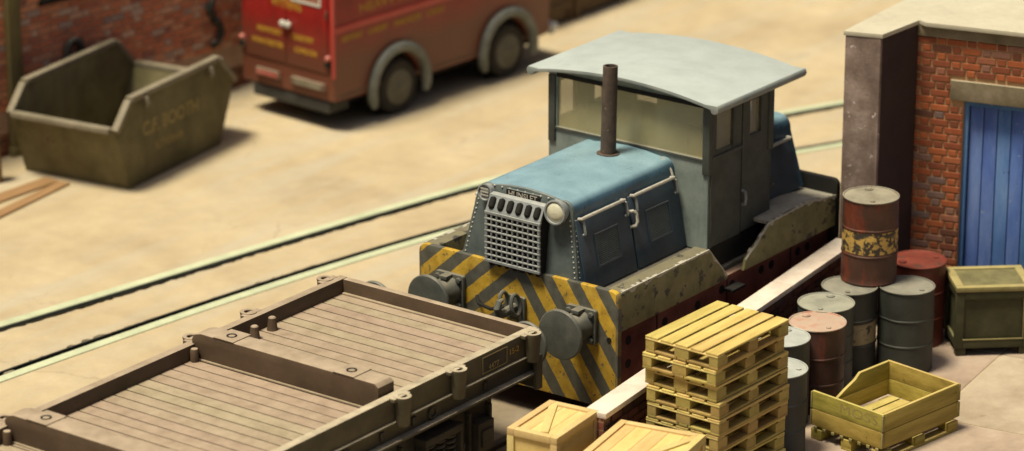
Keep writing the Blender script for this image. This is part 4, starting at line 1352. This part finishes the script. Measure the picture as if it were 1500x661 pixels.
def drum(x, y, z, label, mat, lidmat, yaw):
    d = thing('oil_drum', label, 'drum', (x, y, z), yaw, group='oil drums in the yard')
    r = .302
    prof = [(r - .03, .004), (r, .0), (r + .006, .012), (r, .025)]
    def ring(zc):
        return [(r, zc - .014), (r + .007, zc - .005), (r + .007, zc + .005), (r, zc + .014)]
    prof += ring(.325) + ring(.62) + [(r - .002, .922), (r, .934)]
    rr = random.Random(int(abs(x * 331 + y * 177 + z * 91)))
    ph = [rr.uniform(0, 6.28) for _ in range(5)]
    def dent(px, py, pz):
        a = math.atan2(py, px)
        k = 1 + math.sin(math.pi * min(1, max(0, pz / .94))) * (.010 * math.sin(2 * a + ph[0]) + .007 * math.sin(3 * a + 5 * pz + ph[1]) + .005 * math.sin(7 * a - 9 * pz + ph[2]))
        g = math.exp(-(((a - ph[3] + math.pi) % (2 * math.pi)) - math.pi) ** 2 / .06 - (pz - .48 - .2 * math.sin(ph[4])) ** 2 / .008)
        k -= .05 * g
        return (px * k, py * k, pz)
    prof2 = []
    for (ra, za), (rb, zb) in zip(prof, prof[1:]):
        n_ = max(1, int((zb - za) / .05))
        prof2 += [(ra + (rb - ra) * q / n_, za + (zb - za) * q / n_) for q in range(n_)]
    prof2.append(prof[-1])
    MB().lathe((0, 0, 0), (0, 0, 1), prof2, 48).xf(dent).obj('body', mat, d)
    ld = MB().lathe((0, 0, .915), (0, 0, 1), [(r - .002, .0192), (r + .006, .024), (r + .006, .034), (r - .001, .037), (r - .008, .034), (r - .012, .026), (r - .03, .026), (r - .05, .028), (.02, .028)], 44).obj('lid', lidmat, d)
    MB().lathe((.20, .03, .942), (0, 0, 1), [(.046, 0), (.046, .014), (.034, .016), (.03, .022)], 14).obj('bung', lidmat, ld)
    MB().lathe((-.21, -.02, .942), (0, 0, 1), [(.028, 0), (.028, .012), (.02, .014)], 12).obj('bung', lidmat, ld)
    rng2 = random.Random(int((x + y) * 100))
    d.rotation_euler = (0, 0, R(yaw))
    return d

LG = drum_mat('lid_grey', (.17, .17, .145), (.13, .10, .075), top=(.28, .28, .23))
LD = drum_mat('lid_dark', (.10, .10, .085), (.09, .07, .055), top=(.22, .21, .175))
LR = drum_mat('lid_rusty', (.13, .115, .09), (.14, .085, .05), top=(.27, .25, .19), rustth=.55)
LP = drum_mat('lid_pink', (.36, .32, .25), (.42, .14, .09), top=(.38, .27, .21), rustth=.5)
LB = drum_mat('lid_pale', (.26, .28, .27), (.16, .14, .11), top=(.36, .38, .36))
LRD = drum_mat('lid_red', (0.165, 0.034, 0.022), (0.090, 0.038, 0.026), rustth=.56)
D_RUST = drum_mat('drum_rust', (0.061, 0.025, 0.016), (0.145, 0.031, 0.013), band=(.355, .60, 14, .49), bandcol=(.42, .27, .07), rustth=.52)
D_DARK = drum_mat('drum_dark', (0.020, 0.022, 0.019), (0.034, 0.025, 0.017), band=(.355, .59, 9, .38), bandcol=(.22, .18, .10), rustth=.66)
D_GREY = drum_mat('drum_grey', (0.029, 0.032, 0.027), (0.043, 0.034, 0.024), rustth=.68)
D_RED = drum_mat('drum_red', (0.097, 0.020, 0.011), (0.051, 0.018, 0.013), rustth=.55)
D_DRED = drum_mat('drum_dark_red', (0.056, 0.024, 0.018), (0.120, 0.030, 0.019), rustth=.54)
D_GRN = drum_mat('drum_greenish', (0.034, 0.041, 0.036), (0.047, 0.032, 0.021), rustth=.64)
D_BLU = drum_mat('drum_blue_grey', (0.031, 0.035, 0.038), (0.045, 0.034, 0.026), rustth=.66)

drum(3.16, -2.15, .012, 'dark drum with faded tan band under the rusty stacked drum', D_DARK, LD, 20)
drum(3.535, -2.645, .012, 'plain dark grey drum nearest the olive crate', D_GREY, LD, 75)
drum(4.32, -2.33, .012, 'bright red drum at the back against the brick building', D_RED, LRD, 140)
drum(2.56, -2.225, .012, 'grey green drum behind the drum with a pinkish red lid', D_GRN, LG, 10)
drum(2.02, -2.455, .012, 'dark red drum with flaking pinkish red lid', D_DRED, LP, 60)
drum(1.42, -2.385, .012, 'blue grey drum with pale lid, farther of two beside the pallets', D_BLU, LB, 5)
drum(.66, -2.835, .012, 'blue grey drum with pale lid, nearest the pallet stack', D_BLU, LB, 110)
drum(3.48, -2.19, .966, 'rusty drum with peeling yellow band stacked on top of the other drums', D_RUST, LR, 30)

# ------------------------------------------------------------------ pallets
def pallet_proto():
    p = thing('pallet', '', 'pallet', (0, 0, 0), 0, group='stacked wooden pallets')
    Lx, Wy = 1.24, .87
    wx, wy = M['pallet_wood'], M['pallet_wood_y']
    def share(name, dims, mat):
        me = MB().box(-dims[0] / 2, dims[0] / 2, -dims[1] / 2, dims[1] / 2, -dims[2] / 2, dims[2] / 2).mesh(name, .004, 1)
        me.materials.append(mat)
        return me
    top = share('top_slat', (Lx, .148, .0235), wx)
    cross = share('cross_board', (.13, Wy - .002, .016), wy)
    wb_ = M['pallet_wood_shaded']
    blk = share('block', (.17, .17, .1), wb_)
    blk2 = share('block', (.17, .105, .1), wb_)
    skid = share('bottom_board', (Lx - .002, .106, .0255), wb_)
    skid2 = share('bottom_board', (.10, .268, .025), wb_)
    for i in range(5):
        o = link('top_slat', top, None, p)
        o.location = (Lx / 2, .074 + i * (Wy - .148) / 4, .1625)
    for i in range(3):
        o = link('cross_board', cross, None, p)
        o.location = ((.063, Lx / 2, Lx - .063)[i], Wy / 2, .1427)
        for j in range(3):
            b = link('block', blk if j == 1 else blk2, None, p)
            b.location = ((.087, Lx / 2, Lx - .087)[i], (.054, Wy / 2, Wy - .054)[j], .0845)
    for j in range(3):
        o = link('bottom_board', skid, None, p)
        o.location = (Lx / 2, (.054, Wy / 2, Wy - .054)[j], .0215)
    for i in range(2):
        for j in range(2):
            o = link('bottom_board', skid2, None, p)
            o.location = ((.052, Lx - .052)[i], (Wy * .245 + .0275, Wy * .755 - .0275)[j], .0214)
    return p
NP = 10
proto = pallet_proto()
r = random.Random(6)
ords = ['bottom', 'second', 'third', 'fourth', 'fifth', 'sixth', 'seventh', 'eighth', 'ninth', 'top']
for i in range(NP):
    o = proto if i == 0 else copy_tree(proto)
    dx, dy, dr = r.uniform(-.008, .035), r.uniform(-.03, .03), r.uniform(-1.8, 1.8)
    if i < 4:
        dy += .015
    if i == 9:
        dx, dy, dr = 0.0, 0, 0.0
    o.location = (-1.075 + dx, -3.235 + dy, i * .1745 - .0085)
    o.rotation_euler = (0, 0, R(-1.2 + dr))
    o['label'] = {0: 'lowest wooden pallet of the tall stack, resting on the paving', 9: 'topmost wooden pallet of the tall stack, slats in the light'}.get(i, ords[i] + ' wooden pallet counted up from the bottom of the stack')

# ------------------------------------------------------------------ open pallet tub
def build_tub():
    T = thing('pallet_tub', 'open olive yellow wooden pallet box with a cut down back side', 'crate', (1.08, -3.845, .012), -8.5)
    L_, W_ = 1.245, .95
    wd = M['tub_wood']
    for x in (.08, L_ / 2, L_ - .08):
        for y in (.07, W_ / 2, W_ - .07):
            B(x - .08, x + .08, y - .07, y + .07, .026, .115).obj('block', wd, T, bev=.006)
    for y in (.07, W_ / 2, W_ - .07):
        B(0, L_, y - .068, y + .068, .0, .025).obj('bottom_board', wd, T, bev=.004)
    n = 6
    for i in range(n):
        y = .045 + i * (W_ - .09) / n
        B(.03, L_ - .03, y, y + (W_ - .09) / n - .022, .116, .15).obj('floor_slat', wd, T, bev=.005)
    t = .035
    z0, z1, z2 = .151, .335, .53
    for (za, zb) in ((z0, z1 - .004), (z1, z2)):
        B(0, t, 0, W_, za, zb).obj('end_board', wd, T, bev=.008)
        B(L_ - t, L_, 0, W_, za, zb).obj('end_board', wd, T, bev=.008)
        B(t + .001, L_ - t - .001, 0, t, za, zb).obj('side_board', wd, T, bev=.008)
    B(t + .001, L_ - t - .001, W_ - t, W_, z0, z1 - .004).obj('side_board', wd, T, bev=.008)
    MB().prism('y', [(.36, z1), (.50, z1 + .07), (.66, z2 - .06), (.74, z2), (L_ - t - .001, z2), (L_ - t - .001, z1)], W_ - t, W_).obj('cut_board', wd, T, bev=.006)
    for i in range(8):
        y = .06 + i * .118
        B(-.012, .001, y - .02, y + .02, .118, .15).obj('hinge_stud', M['crate_trim'], T, bev=.004)
    for y in (.0, W_):
        for x in (0.0, L_):
            for (za, zb) in ((z0 + .01, z1 - .012), (z1 + .008, z2 - .008)):
                B(x - .009, x + .009, y - .009, y + .009, za, zb).obj('corner_hinge', M['crate_trim'], T, bev=.003)
    text('MOSS', .15, M['tub_letter'], T, frame_mtx((-.0005, .32, .44), (0, -1, 0), (0, 0, 1)), width=.5, ext=.0008)
mk('tub_letter', [(.24, .19, .07), (.30, .24, .09)], 8, .8, .05, 40, chips=(((.19, .15, .045), .52, 22),))
build_tub()

# ------------------------------------------------------------------ boxes
def wooden_box(name, label, loc, yaw, L_, W_, H_, diag, grp):
    b = thing(name, label, 'box', loc, yaw, group=grp)
    bw, bt = M['box_wood'], M['box_trim']
    e = .022
    fw = .075
    # inner planked panels
    n = max(3, round(W_ / .2))
    for i in range(n):
        y0 = e + i * (W_ - 2 * e) / n
        y1 = e + (i + 1) * (W_ - 2 * e) / n
        B(e, L_ - e, y0 + .0015, y1 - .0015, H_ - .05, H_ - e).obj('top_plank', bw, b, bev=.003, seg=1)
    B(e, L_ - e, e, W_ - e, .0, H_ - .051).obj('panel', bw, b)
    # frames of the lid
    fr = [(0, L_, 0, fw), (0, L_, W_ - fw, W_), (0, fw, fw + .001, W_ - fw - .001), (L_ - fw, L_, fw + .001, W_ - fw - .001)]
    for a, c, d, f in fr:
        B(a, c, d, f, H_ - fw, H_).obj('lid_batten', bt, b, bev=.006)
    # diagonal brace on the lid
    p, q = Vector((*diag[0], 0)), Vector((*diag[1], 0))
    d = (q - p).normalized()
    s = Vector((-d.y, d.x, 0)) * .042
    m = MB().loft([[(*(p + s).xy, H_ - e - .001), (*(p - s).xy, H_ - e - .001), (*(p - s).xy, H_ - .004), (*(p + s).xy, H_ - .004)], [(*(q + s).xy, H_ - e - .001), (*(q - s).xy, H_ - e - .001), (*(q - s).xy, H_ - .004), (*(q + s).xy, H_ - .004)]])
    m.obj('lid_brace', bt, b, bev=.004)
    # frames on the four sides
    for x0, x1 in ((0, e), (L_ - e, L_)):
        for y0, y1 in ((0, fw), (W_ - fw, W_)):
            B(x0, x1, y0, y1, .0, H_ - fw - .001).obj('side_batten', bt, b, bev=.005)
        B(x0, x1, fw + .001, W_ - fw - .001, .0, fw).obj('side_batten', bt, b, bev=.005)
    for y0, y1 in ((0, e), (W_ - e, W_)):
        for x0, x1 in ((e + .001, fw), (L_ - fw, L_ - e - .001)):
            B(x0, x1, y0, y1, 0, H_ - fw - .001).obj('side_batten', bt, b, bev=.005)
        B(fw + .001, L_ - fw - .001, y0, y1, 0, fw).obj('side_batten', bt, b, bev=.005)
    return b
wooden_box('wooden_box', 'tall pale wooden box with braced lid nearest the wagon bogie', (-2.38, -2.255, .0), 6.3, .835, .56, 1.05, ((.78, .48), (.10, .20)), 'pale wooden boxes')
wooden_box('wooden_box', 'wide low pale wooden box with diagonal brace in front of the pallets', (-2.51, -3.42, .0), 10.8, 1.40, .915, .90, ((1.33, .07), (.1, .60)), 'pale wooden boxes')

def olive_crate():
    c = thing('olive_crate', 'olive green framed crate with yellowed lid edges beside the blue door', 'crate', (4.12, -2.945, .012), -48.5)
    W_, D_, H_ = .84, .66, .81
    co_, ct = M['crate_olive'], M['crate_trim']
    B(.03, W_ - .03, .03, D_ - .03, .10, H_ - .03).obj('panel', co_, c)
    for y0, y1 in ((0, .03), (D_ - .03, D_)):
        for q in ((0, .085, .09, H_ - .062), (W_ - .085, W_, .09, H_ - .062), (.086, W_ - .086, .09, .19), (.086, W_ - .086, H_ - .15, H_ - .062)):
            B(q[0], q[1], y0, y1, q[2], q[3]).obj('frame_bar', co_, c, bev=.008)
    for x0, x1 in ((0, .03), (W_ - .03, W_)):
        for q in ((.031, .11, .09, H_ - .062), (D_ - .11, D_ - .031, .09, H_ - .062), (.111, D_ - .111, .09, .19), (.111, D_ - .111, H_ - .15, H_ - .062)):
            B(x0, x1, q[0], q[1], q[2], q[3]).obj('frame_bar', co_, c, bev=.008)
    for x in (.012, W_ - .122):
        for y in (.012, D_ - .122):
            B(x, x + .11, y, y + .11, 0, .089).obj('foot', co_, c, bev=.008)
    B(.06, W_ - .06, .06, D_ - .06, H_ - .028, H_ - .018).obj('lid_panel', co_, c)
    for q in ((-.012, W_ + .012, -.012, .07), (-.012, W_ + .012, D_ - .07, D_ + .012), (-.012, .075, .071, D_ - .071), (W_ - .075, W_ + .012, .071, D_ - .071)):
        B(q[0], q[1], q[2], q[3], H_ - .06, H_).obj('lid_bar', ct, c, bev=.012)
    for q in ((.07, .082, .07, D_ - .07), (W_ - .082, W_ - .07, .07, D_ - .07)):
        B(q[0], q[1], q[2], q[3], H_ - .017, H_ - .006).obj('lid_bead', ct, c, bev=.003)
    for q in ((.08, W_ - .08, -.006, .004, .185, .20), (W_ - .095, W_ - .08, -.006, .004, .2, H_ - .15)):
        B(*q).obj('worn_bead', ct, c, bev=.003)
olive_crate()
